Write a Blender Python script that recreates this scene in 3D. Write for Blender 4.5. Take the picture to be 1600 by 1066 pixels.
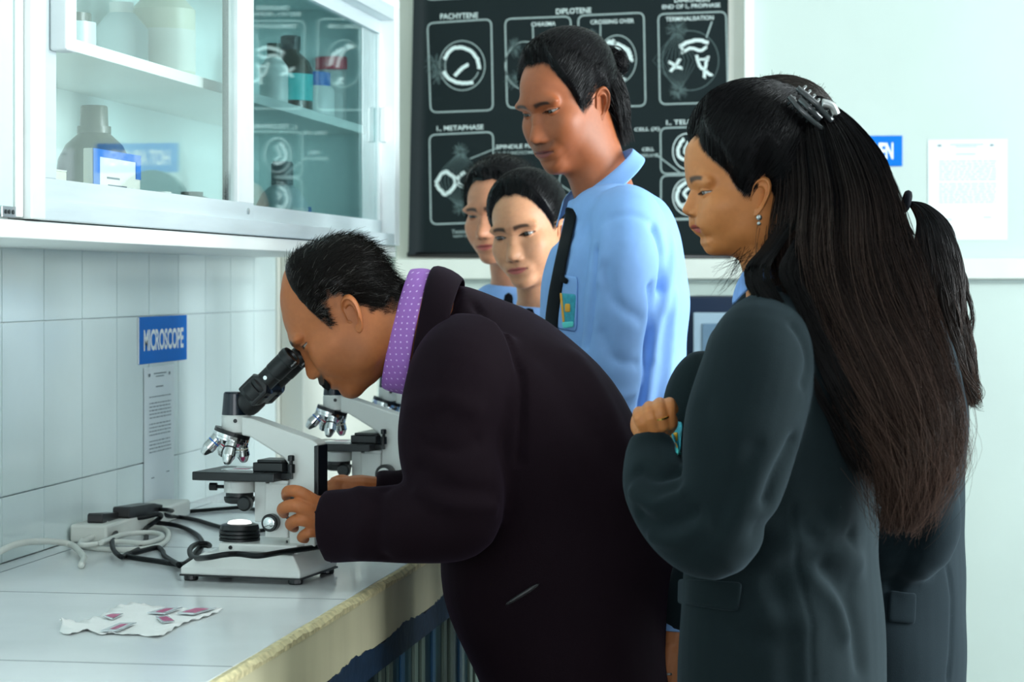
import bpy, bmesh, math, random
import numpy as np
from mathutils import Vector, Matrix
random.seed(7); np.random.seed(7)
for _o in list(bpy.data.objects): bpy.data.objects.remove(_o)
SC = bpy.context.scene
COL = SC.collection
# ------------------------------------------------------------------ camera
FPX = 3550.0; TH = math.radians(9.28); HOR = 440.0
CAM = Vector((1.517, 0.0, 1.31))
FW = Vector((-math.sin(TH), math.cos(TH), 0)); RT = Vector((math.cos(TH), math.sin(TH), 0)); UP = Vector((0, 0, 1))
cd = bpy.data.cameras.new('camera'); cam = bpy.data.objects.new('camera', cd); COL.objects.link(cam)
cam.location = CAM; cam.rotation_euler = (math.pi/2, 0, TH)
cd.sensor_width = 36; cd.lens = FPX/1600*36; cd.shift_y = -(533-HOR)/1600
cd.clip_start = .05; cd.clip_end = 60
cd.dof.use_dof = True; cd.dof.focus_distance = 3.6; cd.dof.aperture_fstop = 8.0
SC.camera = cam
# ------------------------------------------------------------------ light
wd = bpy.data.worlds.new('world'); SC.world = wd; wd.use_nodes = True
bg = wd.node_tree.nodes['Background']; bg.inputs[0].default_value = (.72, .87, 1, 1); bg.inputs[1].default_value = .9
def area(name, loc, size, power, color, direction):
    l = bpy.data.lights.new(name, 'AREA'); l.shape = 'RECTANGLE'; l.size, l.size_y = size; l.energy = power; l.color = color
    o = bpy.data.objects.new(name, l); COL.objects.link(o); o.location = loc
    o.rotation_euler = Vector(direction).to_track_quat('-Z', 'Y').to_euler(); return o
area('window_daylight', (4.28, 5.4, 1.75), (1.5, 1.9), 40, (.88, .97, .985), (-1, 0, 0))
area('window_daylight', (4.28, 3.55, 1.75), (1.5, 1.9), 185, (.88, .97, .985), (-1, 0, 0))
area('window_daylight', (2.1, -2.72, 1.75), (3.1, 1.65), 58, (.92, .97, 1), (0, 1, -.05))
SC.view_settings.view_transform = 'Standard'; SC.view_settings.look = 'None'
SC.view_settings.gamma = 1; SC.view_settings.use_curve_mapping = False
SC.view_settings.exposure = 0.38
# ------------------------------------------------------------------ pixel rays to places in the room
def W(px, py, d): return CAM + RT*((px-800)/FPX*d) + FW*d + UP*((HOR-py)/FPX*d)
def _ray(px, py): return RT*((px-800)/FPX) + FW + UP*((HOR-py)/FPX)
def onX(px, py, X): r = _ray(px, py); return CAM + r*((X-CAM.x)/r.x)
def onY(px, py, Y): r = _ray(px, py); return CAM + r*((Y-CAM.y)/r.y)
def onZ(px, py, Z): r = _ray(px, py); return CAM + r*((Z-CAM.z)/r.z)
CT = .82
def ct(px, py, h=0): return onZ(px, py, CT+h)
# ------------------------------------------------------------------ materials
def L(c):
    return tuple(((v/255)/12.92 if v/255 <= .04045 else ((v/255+.055)/1.055)**2.4) for v in c)
MATS = {}
def mat(name, color, rough=.5, metal=0, var=0, vscale=20, bump=0, bscale=200, spec=.5, sheen=0, coat=0, sss=0, attr=False, stretch=None, emit=None, trans=0, tint=None):
    if name in MATS: return MATS[name]
    m = bpy.data.materials.new(name); m.use_nodes = True; nt = m.node_tree; b = nt.nodes['Principled BSDF']
    c = (*color, 1); b.inputs['Base Color'].default_value = c; b.inputs['Roughness'].default_value = rough
    b.inputs['Metallic'].default_value = metal; b.inputs['Specular IOR Level'].default_value = spec
    if sheen: b.inputs['Sheen Weight'].default_value = sheen; b.inputs['Sheen Roughness'].default_value = .45
    if sheen and tint: b.inputs['Sheen Tint'].default_value = (*tint, 1)
    if coat: b.inputs['Coat Weight'].default_value = coat; b.inputs['Coat Roughness'].default_value = .08
    if sss:
        b.inputs['Subsurface Weight'].default_value = sss; b.inputs['Subsurface Radius'].default_value = (1, .35, .15); b.inputs['Subsurface Scale'].default_value = .006
    if emit: b.inputs['Emission Color'].default_value = (*emit[0], 1); b.inputs['Emission Strength'].default_value = emit[1]
    if trans: b.inputs['Transmission Weight'].default_value = trans
    tc = nt.nodes.new('ShaderNodeTexCoord'); vec = tc.outputs['Object']
    if stretch:
        mp = nt.nodes.new('ShaderNodeMapping'); mp.inputs['Scale'].default_value = stretch; nt.links.new(vec, mp.inputs[0]); vec = mp.outputs[0]
    src = None
    if attr:
        a = nt.nodes.new('ShaderNodeVertexColor'); a.layer_name = 'Col'; src = a.outputs[0]; nt.links.new(src, b.inputs['Base Color'])
    if var:
        n = nt.nodes.new('ShaderNodeTexNoise'); n.inputs['Scale'].default_value = vscale; n.inputs['Detail'].default_value = 4; nt.links.new(vec, n.inputs['Vector'])
        r = nt.nodes.new('ShaderNodeMapRange'); r.inputs[1].default_value = .25; r.inputs[2].default_value = .75; r.inputs[3].default_value = 1-var; r.inputs[4].default_value = 1+var
        nt.links.new(n.outputs[0], r.inputs[0])
        mx = nt.nodes.new('ShaderNodeMix'); mx.data_type = 'RGBA'; mx.blend_type = 'MULTIPLY'; mx.inputs[0].default_value = 1
        if src: nt.links.new(src, mx.inputs[6])
        else: mx.inputs[6].default_value = c
        nt.links.new(r.outputs[0], mx.inputs[7]); nt.links.new(mx.outputs[2], b.inputs['Base Color'])
    if bump:
        n = nt.nodes.new('ShaderNodeTexNoise'); n.inputs['Scale'].default_value = bscale; n.inputs['Detail'].default_value = 3; nt.links.new(vec, n.inputs['Vector'])
        bp = nt.nodes.new('ShaderNodeBump'); bp.inputs['Strength'].default_value = bump; bp.inputs['Distance'].default_value = .002
        nt.links.new(n.outputs[0], bp.inputs['Height']); nt.links.new(bp.outputs[0], b.inputs['Normal'])
    MATS[name] = m; return m
def glass_mat(name, tint, rough=.02, refl=.04):
    m = bpy.data.materials.new(name); m.use_nodes = True; nt = m.node_tree; nt.nodes.clear()
    o = nt.nodes.new('ShaderNodeOutputMaterial'); t = nt.nodes.new('ShaderNodeBsdfTransparent'); t.inputs[0].default_value = (*tint, 1)
    g = nt.nodes.new('ShaderNodeBsdfGlossy'); g.inputs[0].default_value = (1, 1, 1, 1); g.inputs['Roughness'].default_value = rough
    lw = nt.nodes.new('ShaderNodeLayerWeight'); lw.inputs[0].default_value = .5; x = nt.nodes.new('ShaderNodeMixShader')
    pw = nt.nodes.new('ShaderNodeMath'); pw.operation = 'POWER'; pw.inputs[1].default_value = 5; nt.links.new(lw.outputs['Facing'], pw.inputs[0])
    f = nt.nodes.new('ShaderNodeMath'); f.operation = 'MULTIPLY_ADD'; f.inputs[1].default_value = .9; f.inputs[2].default_value = refl; nt.links.new(pw.outputs[0], f.inputs[0])
    nt.links.new(f.outputs[0], x.inputs[0]); nt.links.new(t.outputs[0], x.inputs[1]); nt.links.new(g.outputs[0], x.inputs[2]); nt.links.new(x.outputs[0], o.inputs[0])
    MATS[name] = m; return m
# ------------------------------------------------------------------ object helpers
def link(name, me, material=None, parent=None, smooth=False):
    o = bpy.data.objects.new(name, me); COL.objects.link(o)
    if material is not None:
        for mm in (material if isinstance(material, (list, tuple)) else [material]): me.materials.append(mm)
    if parent is not None:
        o.parent = parent
        if parent.type == 'EMPTY' or True: o.matrix_parent_inverse = Matrix.LocRotScale(parent.location, parent.rotation_euler, parent.scale).inverted() if parent.parent is None else (parent.matrix_parent_inverse.inverted() if False else Matrix.Identity(4))
    if smooth and len(me.polygons): me.polygons.foreach_set('use_smooth', [True]*len(me.polygons))
    return o
def tag(o, label=None, cat=None, group=None, kind=None):
    if label: o['label'] = label
    if cat: o['category'] = cat
    if group: o['group'] = group
    if kind: o['kind'] = kind
    return o
def empty(name, label, cat, group=None, loc=(0, 0, 0), rz=0):
    o = bpy.data.objects.new(name, None); COL.objects.link(o); o.location = loc; o.rotation_euler = (0, 0, rz); o.empty_display_size = .05
    return tag(o, label, cat, group)
class MB:
    def __init__(s): s.v = []; s.f = []; s.m = []
    def add(s, vs, fs, mi=0):
        n = len(s.v); s.v += [tuple(v) for v in vs]; s.f += [tuple(i+n for i in f) for f in fs]; s.m += [mi]*len(fs); return s
    def box(s, a, b, mi=0, M=None):
        x0, y0, z0 = [min(p, q) for p, q in zip(a, b)]; x1, y1, z1 = [max(p, q) for p, q in zip(a, b)]
        vs = [Vector(p) for p in ((x0,y0,z0),(x1,y0,z0),(x1,y1,z0),(x0,y1,z0),(x0,y0,z1),(x1,y0,z1),(x1,y1,z1),(x0,y1,z1))]
        if M is not None: vs = [M @ v for v in vs]
        return s.add(vs, [(0,3,2,1),(4,5,6,7),(0,1,5,4),(1,2,6,5),(2,3,7,6),(3,0,4,7)], mi)
    def prism(s, poly, h, mi=0, fn=None):   # poly (u,v), extruded w0..w1; fn maps (u,v,w)->xyz
        n = len(poly); vs = [fn(u, v, h[0]) for u, v in poly]+[fn(u, v, h[1]) for u, v in poly]
        return s.add(vs, [tuple(range(n))[::-1], tuple(range(n, 2*n))]+[(i, (i+1) % n, n+(i+1) % n, n+i) for i in range(n)], mi)
    def lathe(s, prof, seg=24, mi=0, M=None):   # prof (r,z) bottom to top
        M = M or Matrix.Identity(4); vs = []; fs = []
        for r, z in prof:
            for k in range(seg):
                a = 2*math.pi*k/seg; vs.append(M @ Vector((r*math.cos(a), r*math.sin(a), z)))
        for j in range(len(prof)-1):
            for k in range(seg):
                k2 = (k+1) % seg; fs.append((j*seg+k, j*seg+k2, (j+1)*seg+k2, (j+1)*seg+k))
        fs.append(tuple(range(seg))[::-1]); fs.append(tuple((len(prof)-1)*seg+k for k in range(seg)))
        return s.add(vs, fs, mi)
    def tube(s, pts, rad, seg=10, mi=0, cap=True):
        pts = [Vector(p) for p in pts]; n = len(pts); vs = []; fs = []
        rad = rad if isinstance(rad, (list, tuple)) else [rad]*n
        up = Vector((0, 0, 1)); prev = None
        for i, p in enumerate(pts):
            t = (pts[min(i+1, n-1)]-pts[max(i-1, 0)]).normalized()
            if prev is None: a = t.cross(up if abs(t.z) < .9 else Vector((1, 0, 0))).normalized()
            else: a = (prev - t*prev.dot(t)).normalized()
            prev = a; b = t.cross(a)
            for k in range(seg):
                q = 2*math.pi*k/seg; vs.append(p+(a*math.cos(q)+b*math.sin(q))*rad[i])
        for j in range(n-1):
            for k in range(seg):
                k2 = (k+1) % seg; fs.append((j*seg+k, j*seg+k2, (j+1)*seg+k2, (j+1)*seg+k))
        if cap: fs.append(tuple(range(seg))[::-1]); fs.append(tuple((n-1)*seg+k for k in range(seg)))
        return s.add(vs, fs, mi)
    def mesh(s, name='m'):
        me = bpy.data.meshes.new(name); me.from_pydata([tuple(v) for v in s.v], [], s.f); me.update()
        if any(s.m): me.polygons.foreach_set('material_index', s.m)
        return me
    def build(s, name, material, parent=None, smooth=False, bevel=0, auto=None):
        me = s.mesh(name); o = link(name, me, material, parent, smooth)
        if bevel:
            b = o.modifiers.new('bevel', 'BEVEL'); b.width = bevel; b.segments = 2; b.limit_method = 'ANGLE'; b.angle_limit = .6
        if auto:
            me.polygons.foreach_set('use_smooth', [True]*len(me.polygons)); me.set_sharp_from_angle(angle=auto)
        return o
def box(name, a, b, material, parent=None, bevel=0): return MB().box(a, b).build(name, material, parent, bevel=bevel)
def spline(pts, n=8):
    pts = [Vector(p) for p in pts]; out = []
    for i in range(len(pts)-1):
        p0 = pts[max(i-1, 0)]; p1 = pts[i]; p2 = pts[i+1]; p3 = pts[min(i+2, len(pts)-1)]
        for k in range(n):
            t = k/n; out.append(.5*((2*p1)+(p2-p0)*t+(2*p0-5*p1+4*p2-p3)*t*t+(3*p1-p0-3*p2+p3)*t**3))
    out.append(pts[-1]); return out
def text_geo(body, height, bold=0.0, spacing=1.0):
    cu = bpy.data.curves.new('t', 'FONT'); cu.body = body; cu.size = 1; cu.align_x = 'CENTER'; cu.offset = bold; cu.space_character = spacing; cu.resolution_u = 3
    o = bpy.data.objects.new('t', cu); COL.objects.link(o); bpy.context.view_layer.update()
    me = bpy.data.meshes.new_from_object(o.evaluated_get(bpy.context.evaluated_depsgraph_get()))
    vs = np.array([v.co[:] for v in me.vertices]); fs = [tuple(p.vertices) for p in me.polygons]
    bpy.data.objects.remove(o); bpy.data.meshes.remove(me)
    if len(vs) == 0: return vs, fs
    y0, y1 = vs[:, 1].min(), vs[:, 1].max(); sc = height/(y1-y0)
    vs[:, 1] = (vs[:, 1]-(y0+y1)/2)*sc; vs[:, 0] = (vs[:, 0]-(vs[:, 0].min()+vs[:, 0].max())/2)*sc
    return vs, fs
# ================================================================== the room
M_wall = mat('painted_wall', L((190, 205, 199)), .55, var=.03, vscale=3, bump=.05, bscale=40)
M_wall_cream = mat('painted_wall_cream', L((222, 224, 214)), .55, var=.03, vscale=4)
M_ceil = mat('ceiling_paint', (.75, .76, .75), .7, var=.02, vscale=4)
M_floor = mat('terrazzo_floor', (.16, .15, .14), .35, var=.2, vscale=90)
M_tile = mat('glazed_tile', L((228, 243, 243)), .12, var=.03, vscale=6, spec=.5)
M_grout = mat('grout', L((216, 226, 226)), .8, var=.08, vscale=60)
M_trim = mat('trim_paint', L((214, 220, 212)), .4, var=.03, vscale=10)
M_white = mat('white_paint', L((240, 244, 240)), .35, var=.03, vscale=8)
M_rear = mat('rear_wall_paint', (.3, .31, .31), .7, var=.03, vscale=3)
YB = 6.72; XR = 4.2; ZC = 2.95; Y0 = -2.6
def struct(o): o['kind'] = 'structure'; return o
struct(box('floor', (-.15, Y0, -.1), (XR+.15, YB+.15, 0), M_floor))
struct(box('ceiling', (-.15, Y0, ZC), (XR+.15, YB+.15, ZC+.1), M_ceil))
wall_left = struct(box('wall_left', (-.15, Y0, 0), (0, YB, ZC), M_grout))
wall_back = struct(box('wall_back', (-.15, YB, 0), (XR+.15, YB+.15, ZC), M_wall))
wf = MB().box((-.15, Y0-.15, 0), (XR+.15, Y0, .9)).box((-.15, Y0-.15, 2.6), (XR+.15, Y0, ZC)).box((-.15, Y0-.15, .9), (.5, Y0, 2.6)).box((3.7, Y0-.15, .9), (XR+.15, Y0, 2.6))
struct(wf.build('wall_front', M_rear))
f = MB()
for x in (.5, 1.55, 2.61, 3.66): f.box((x, Y0-.1, .9), (x+.04, Y0-.05, 2.6))
f.box((.54, Y0-.1, .9), (3.66, Y0-.05, .94)).box((.54, Y0-.1, 2.56), (3.66, Y0-.05, 2.6)); struct(f.build('window_3', M_white))
mb = MB()
wy = [(2.75, 4.35), (4.6, 6.2)]; wz = (.8, 2.7)
mb.box((XR, Y0, 0), (XR+.15, YB, wz[0])).box((XR, Y0, wz[1]), (XR+.15, YB, ZC))
mb.box((XR, Y0, wz[0]), (XR+.15, wy[0][0], wz[1])).box((XR, wy[0][1], wz[0]), (XR+.15, wy[1][0], wz[1])).box((XR, wy[1][1], wz[0]), (XR+.15, YB, wz[1]))
struct(mb.build('wall_right', M_wall))
for k, (a, b) in enumerate(wy):
    f = MB(); t = .04
    f.box((XR+.02, a, wz[0]), (XR+.07, b, wz[0]+t)).box((XR+.02, a, wz[1]-t), (XR+.07, b, wz[1])).box((XR+.02, a, wz[0]+t), (XR+.07, a+t, wz[1]-t)).box((XR+.02, b-t, wz[0]+t), (XR+.07, b, wz[1]-t)).box((XR+.02, (a+b)/2-.02, wz[0]+t), (XR+.07, (a+b)/2+.02, wz[1]-t))
    struct(f.build('window_%d' % (k+1), M_white, bevel=.003))
# upper left wall skin (painted, above the tiles) and the column beside the back corner
o = box('plaster', (0, Y0, 1.39), (.006, YB, ZC), M_wall, wall_left)
o = box('plaster', (0, 5.57, 0), (.006, YB, 1.39), M_wall_cream, wall_left)
struct(box('trim_1', (.006, 5.60, 0), (.066, 6.05, ZC), M_wall_cream, bevel=.004))
# wall tiles, one by one
tm = MB().box((0, .0015, .0015), (.007, .1985, .3015)).mesh('tile'); tm.materials.append(M_tile)
tmc = MB().box((0, .0015, .0015), (.007, .1985, .1135)).mesh('tile_cut'); tmc.materials.append(M_tile)
tmu = MB().box((0, .0015, .0015), (.007, .1985, .149)).mesh('tile_cut_top'); tmu.materials.append(M_tile)
ty = 5.55-.2
while ty > 1.9:
    for me, z in ((tmc, .82), (tm, .935), (tmu, 1.238)):
        o = link('tile', me, None, wall_left); o.location = (0, ty, z)
    ty -= .2
# dado band and upright strip on the back wall
za = onY(1300, 404, YB).z; zb = onY(1300, 436, YB).z; zl = onY(1300, 442, YB).z
M_line = mat('painted_shadow_line', L((150, 165, 162)), .6, var=.05, vscale=30)
struct(box('trim_2', (.066, YB-.03, zb), (XR, YB, za), M_trim, bevel=.003))
struct(box('shadow_line', (.066, YB-.012, zl), (XR, YB, zb), M_line))  # grey strip: the thin shadow under the dado band, painted in
xa = onY(1163, 100, YB-.03).x; xb = onY(1177, 100, YB-.03).x
struct(box('trim_4', (xa, YB-.045, za), (xb, YB, ZC), M_white, bevel=.004))
o = box('panel', (.066, YB-.006, za), (xa, YB, ZC), M_wall_cream, wall_back)
# ================================================================== worktop and base cabinets
XE = .713
M_slab = mat('worktop_slab', L((228, 233, 234)), .16, var=.06, vscale=5, bump=.01, bscale=30, spec=.5)
M_fascia = mat('cream_fascia', L((232, 224, 188)), .22, var=.10, vscale=7, stretch=(1, 1.5, .3), coat=.3)
M_chip = mat('chipped_edge', L((200, 188, 146)), .7, var=.35, vscale=70, bump=.6, bscale=120)
M_navy = mat('navy_rail', L((26, 48, 72)), .45, var=.35, vscale=40, bump=.4, bscale=60)
M_teal = mat('teal_door', L((22, 62, 72)), .3, var=.12, vscale=8, coat=.3)
M_stile = mat('grey_stile', L((104, 124, 112)), .35, var=.1, vscale=12)
wt = empty('worktop', 'long pale grey slab worktop with chipped cream front edge along the tiled wall', 'worktop')
YE = 4.86
ys = [1.6, 2.175, 2.795, 3.414, 4.035, 4.655, YE]
for a, b in zip(ys[:-1], ys[1:]):
    box('slab', (.05, a+.001, CT-.03), (XE-.012, b-.001, CT), M_slab, wt, bevel=.0012)
    box('back_strip', (.0075, a+.001, CT-.03), (.0485, b-.001, CT-.0003), M_slab, wt, bevel=.001)
# broken, uneven nosing
nb = MB(); n = 240; rows = []
for i in range(n+1):
    y = 1.6+(YE-1.6)*i/n; j = random.uniform(-.0022, .0022); k = random.uniform(-.002, .001)+.002*math.sin(y*23)
    rows.append([(XE-.014, y, CT-.0006), (XE-.004+j, y, CT-.0004+k*.4), (XE+.002+j*.6, y, CT-.006+k), (XE+.0015, y, CT-.013), (XE-.014, y, CT-.013)])
for i, r in enumerate(rows):
    nb.v += r
    if i:
        for q in range(4): a = (i-1)*5+q; nb.f.append((a, a+1, a+6, a+5)); nb.m.append(0)
nb.build('nosing', M_chip, wt)
M_joint = mat('joint_filler', L((120, 126, 128)), .8, var=.1)
for y_ in ys[1:-1]: box('joint', (.05, y_-.0014, CT-.02), (XE-.013, y_+.0014, CT+.0002), M_joint, wt)
box('joint', (.0478, 1.6, CT-.02), (.0506, YE, CT+.0001), M_joint, wt)
box('fascia', (XE-.03, 1.6, CT-.097), (XE, YE, CT-.0125), M_fascia, wt, bevel=.0015)
# painted navy rail with a ragged upper edge
rb = MB(); n = 300
for i in range(n+1):
    y = 1.6+(YE-1.6)*i/n; e = .004*math.sin(y*17)+random.uniform(-.0025, .0025)
    rb.v += [(XE-.03, y, CT-.14), (XE+.0012, y, CT-.14), (XE+.0012, y, CT-.094+e), (XE-.03, y, CT-.094+e)]
    if i:
        a = (i-1)*4
        for q in range(4): rb.f.append((a+q, a+(q+1) % 4, a+4+(q+1) % 4, a+4+q)); rb.m.append(0)
rb.build('rail', M_navy, wt)
ws = [('nearest', 2.0, 2.9), ('under the microscope', 2.9, 3.75), ('behind the bending man', 3.75, 4.3), ('farthest', 4.3, 4.85)]
labs = ['teal base cabinet under the worktop nearest the camera', 'teal base cabinet with grey stiles under the slide tissue and microscope', 'teal base cabinet hidden behind the bending man', 'farthest teal base cabinet under the worktop']
for (nm, a, b), lb in zip(ws, labs):
    c = empty('base_cabinet', lb, 'cabinet', 'base cabinets under the worktop', loc=(.35, (a+b)/2, 0))
    box('carcass', (.02, a+.002, .0), (XE-.05, b-.002, CT-.031), M_teal, c)
    h = (b-a)/2
    for q in range(2):
        d = box('door', (XE-.049, a+q*h+.012, .09), (XE-.028, a+(q+1)*h-.012, CT-.145), M_teal, c, bevel=.002)
        for yy in (a+q*h+.016, a+(q+1)*h-.046):
            box('stile', (XE-.028, yy, .09), (XE-.022, yy+.03, CT-.145), M_stile, d, bevel=.001)
        box('groove_strip', (XE-.028, a+q*h+h*.45, .09), (XE-.0235, a+q*h+h*.55, CT-.145), mat('blue_strip', L((30, 84, 120)), .3, var=.1), d, bevel=.001)
# ================================================================== wall cabinet with sliding glass doors
M_cab = mat('cabinet_paint', L((232, 246, 244)), .4, var=.03, vscale=6)
M_alu = mat('brushed_aluminium', L((206, 218, 222)), .4, metal=.35, var=.06, vscale=14, stretch=(4, .3, 4))
M_aluw = mat('white_aluminium', L((228, 234, 234)), .35, metal=.2, var=.04, vscale=20)
M_glass = glass_mat('cabinet_glass', (.95, .985, .98)); M_glass2 = glass_mat('cabinet_glass_double', (.80, .92, .925), refl=.13)
M_dark = mat('dark_rubber', (.012, .022, .024), .6, var=.1)
M_steel = mat('screw_steel', (.5, .52, .52), .3, metal=1, var=.05)
CX = .35; ya = onX(36, 345, CX).y; yb = onX(615, 388, CX).y; ztop = onX(614, 14, CX).z; zbd = 1.375; zal = 1.396
cab = empty('wall_cabinet', 'white wall cabinet with two sliding glass doors above the worktop', 'cabinet', loc=(0, (ya+yb)/2, zbd))
box('back_panel', (.007, ya, zbd), (.02, yb, ztop), M_cab, cab)
box('side_panel', (.02, ya, zal), (CX-.002, ya+.018, ztop), M_cab, cab, bevel=.001)
box('side_panel', (.02, yb-.018, zal), (CX-.002, yb, ztop), M_cab, cab, bevel=.001)
box('top_panel', (.007, ya, ztop), (CX+.012, yb+.012, ztop+.022), M_cab, cab, bevel=.002)
box('bottom_panel', (.007, 2.05, zbd-.006), (CX+.004, yb+.004, zal-.002), M_white, cab, bevel=.002)
SHZ = 1.665
box('shelf', (.02, ya+.018, SHZ), (.285, yb-.018, SHZ+.02), M_white, cab, bevel=.001)
ysp = onX(383, 300, CX).y
fr = MB().box((CX-.05, ya, zal), (CX+.012, yb, zal+.028)); fr.build('bottom_track', M_alu, cab, bevel=.0015)
MB().box((CX-.05, ya, ztop-.032), (CX+.012, yb, ztop)).build('top_track', M_alu, cab, bevel=.0015)
for a, b in ((ya-.004, ya+.05), (yb-.045, yb+.004)):
    box('frame_stile', (CX-.05, a, zal), (CX+.014, b, ztop), M_aluw, cab, bevel=.002)
zr0 = zal+.028; zr1 = zal+.06
def door(x0, x1, y0, y1, ml, mr, wl, wr, gm):
    m = MB(); m.box((x0, y0, zr0), (x1, y1, zr1), 0).box((x0, y0, ztop-.064), (x1, y1, ztop-.032), 0)
    m.box((x0, y0, zr1), (x1, y0+wl, ztop-.064), ml).box((x0, y1-wr, zr1), (x1, y1, ztop-.064), mr)
    d = m.build('sliding_door', [M_alu, M_aluw, M_dark], cab, bevel=.001)
    xm = (x0+x1)/2
    box('glass_pane', (xm-.002, y0+wl, zr1), (xm+.002, y1-wr, ztop-.064), gm, d)
    return d
d1 = door(CX-.014, CX+.004, onX(52, 300, CX).y, ysp+.045, 0, 1, onX(84, 300, CX).y-onX(52, 300, CX).y, onX(394, 300, CX).y-onX(369, 300, CX).y, M_glass)
d2 = door(CX-.038, CX-.02, ysp-.02, yb-.043, 2, 1, .10, .016, M_glass2)
yh0 = onX(73, 40, CX).y; yh1 = onX(97, 40, CX).y; zh = onX(85, 82, CX).z
box('handle', (CX+.004, yh0, zh), (CX+.03, yh1-.02, zh+.16), M_aluw, d1, bevel=.003)
box('handle', (CX-.02, yb-.062, onX(600, 220, CX).z), (CX-.006, yb-.044, onX(600, 165, CX).z), M_aluw, d2, bevel=.002)
for px, py in ((62, 297), (384, 330)):
    p = onX(px, py, CX); sc = MB().lathe([(.006, 0), (.006, .002), (.003, .003)], 12, M=Matrix.Translation((CX+.004, p.y, p.z)) @ Matrix.Rotation(math.pi/2, 4, 'Y')); sc.build('screw', M_steel, d1)
# neighbouring cabinet at the frame's left edge
nc = empty('wall_cabinet', 'plain pale cabinet with a hinged door at the left edge of the picture', 'cabinet', loc=(0, 2.5, zbd))
box('carcass', (.007, 2.05, zal), (CX-.02, ya-.006, ztop), M_cab, nc)
nd = box('door', (CX-.019, 2.06, zal+.004), (CX, ya-.035, ztop), mat('pale_cyan_laminate', L((200, 230, 230)), .3, var=.02), nc, bevel=.0015)
box('edge_strip', (CX-.019, ya-.033, zal+.002), (CX+.003, ya-.006, ztop), M_white, nc, bevel=.0015)
p = onX(9, 331, CX); h = MB().box((CX, p.y-.02, p.z-.008), (CX+.003, p.y+.03, p.z+.008)); h.build('hinge', M_steel, nd, bevel=.001)
for dy in (-.008, .004, .018):
    MB().lathe([(.003, 0), (.003, .0045)], 8, M=Matrix.Translation((CX, p.y+dy, p.z)) @ Matrix.Rotation(math.pi/2, 4, 'Y')).build('screw', M_dark, nd)
# ================================================================== bottles and boxes in the cabinet
def jar(name, label, cat, px, X, zb, r, prof, cm, capprof, capm, lab=None, group='reagents in the wall cabinet', Y=None):
    y = Y if Y else onX(px, 200, X).y
    e = empty(name, label, cat, group, loc=(X, y, zb)); T = Matrix.Translation((X, y, zb))
    MB().lathe([(a*r, b) for a, b in prof], 28, M=T).build('body', cm, e, auto=.7)
    MB().lathe([(a*r, b) for a, b in capprof], 28, M=T).build('cap', capm, e, auto=.6)
    if lab:
        z0, z1, lm, rr = lab; MB().lathe([(r*rr+.0006, z0), (r*rr+.0006, z1)], 28, M=T).build('label_band', lm, e, auto=.7)
    return e
M_amber = mat('amber_glass', (.05, .035, .02), .15, var=.1, coat=.4); M_greenb = mat('grey_green_bottle', (.06, .075, .055), .3, var=.05)
M_pwhite = mat('white_plastic', (.78, .8, .78), .35, var=.02); M_cream = mat('cream_plastic', (.72, .70, .55), .4, var=.03)
M_blue = mat('blue_plastic', (.03, .16, .55), .35, var=.04); M_red = mat('red_plastic', (.75, .03, .08), .35, var=.04); M_teal2 = mat('teal_label', (.08, .55, .55), .5, var=.05)
M_paper = mat('paper_label', (.78, .77, .70), .6, var=.04); M_clear = mat('frosted_plastic', (.55, .66, .68), .3, var=.03); M_blackp = mat('black_plastic', (.012, .012, .013), .35, var=.1)
zb0 = zal+.0005; zs = SHZ+.0205
jar('reagent_bottle', 'big dark round-shouldered bottle on the cabinet floor behind the left glass', 'bottle', 147, .17, zal, .065, [(.95, 0), (1, .01), (1, .10), (.95, .125), (.75, .15), (.45, .168), (.42, .172)], M_greenb, [(.45, .17), (.45, .182), (.38, .182), (.36, .215), (.33, .218)], M_greenb)
jar('reagent_bottle', 'dim round bottle low behind the left glass near the middle post', 'bottle', 300, .13, zal, .075, [(.95, 0), (1, .01), (1, .03), (.9, .055), (.6, .08), (.3, .088)], M_greenb, [(.3, .086), (.3, .096)], M_greenb)
p = onX(174, 290, .29)
e = empty('carton', 'white carton with a blue border in front of the big dark bottle', 'box', loc=(.29, p.y, zal)); box('body', (.284, p.y-.115, zal), (.30, p.y+.115, onX(174, 236, .30).z), M_paper, e, bevel=.002)
zt = onX(174, 236, .30).z
MB().box((.3002, p.y-.115, zt-.012), (.3012, p.y+.115, zt)).box((.3002, p.y-.115, zal), (.3012, p.y-.085, zt-.012)).box((.3002, p.y+.09, zt-.04), (.3012, p.y+.115, zt-.012)).build('border', M_blue, e)
tl = MB()
for k, (w, dy) in enumerate(((.06, -.02), (.09, 0), (.05, .02))): tl.box((.3002, p.y-w/2+dy, zt-.045-.012*k), (.3008, p.y+w/2+dy, zt-.042-.012*k))
tl.build('print', mat('grey_ink', (.1, .12, .16), .7, var=.05), e)['kind'] = 'stuff'
p = onX(90, 290, .26); e = empty('carton', 'small yellow carton at the left end of the cabinet floor', 'box', loc=(.26, p.y, zal)); box('body', (.20, p.y-.05, zal), (.26, p.y+.04, zal+.085), M_cream, e, bevel=.002); box('flap', (.20, p.y-.05, zal+.0852), (.26, p.y+.04, zal+.087), M_paper, e)
jar('jar', 'white tub with a blue lid beside the yellow carton', 'jar', 96, .30, zal, .03, [(.95, 0), (1, .006), (1, .028)], M_pwhite, [(1.04, .028), (1.04, .038), (.9, .04)], M_blue)
jar('jar', 'clear jar with a pale cap right of the blue-bordered carton', 'jar', 245, .27, zal, .035, [(.95, 0), (1, .006), (1, .05), (.7, .056)], M_clear, [(.75, .056), (.75, .07)], M_pwhite)
jar('jar', 'short blue jar behind the left glass next to the clear jar', 'jar', 268, .28, zal, .024, [(.95, 0), (1, .006), (1, .045), (.8, .05)], M_blue, [(.85, .05), (.85, .058)], M_clear)
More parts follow.
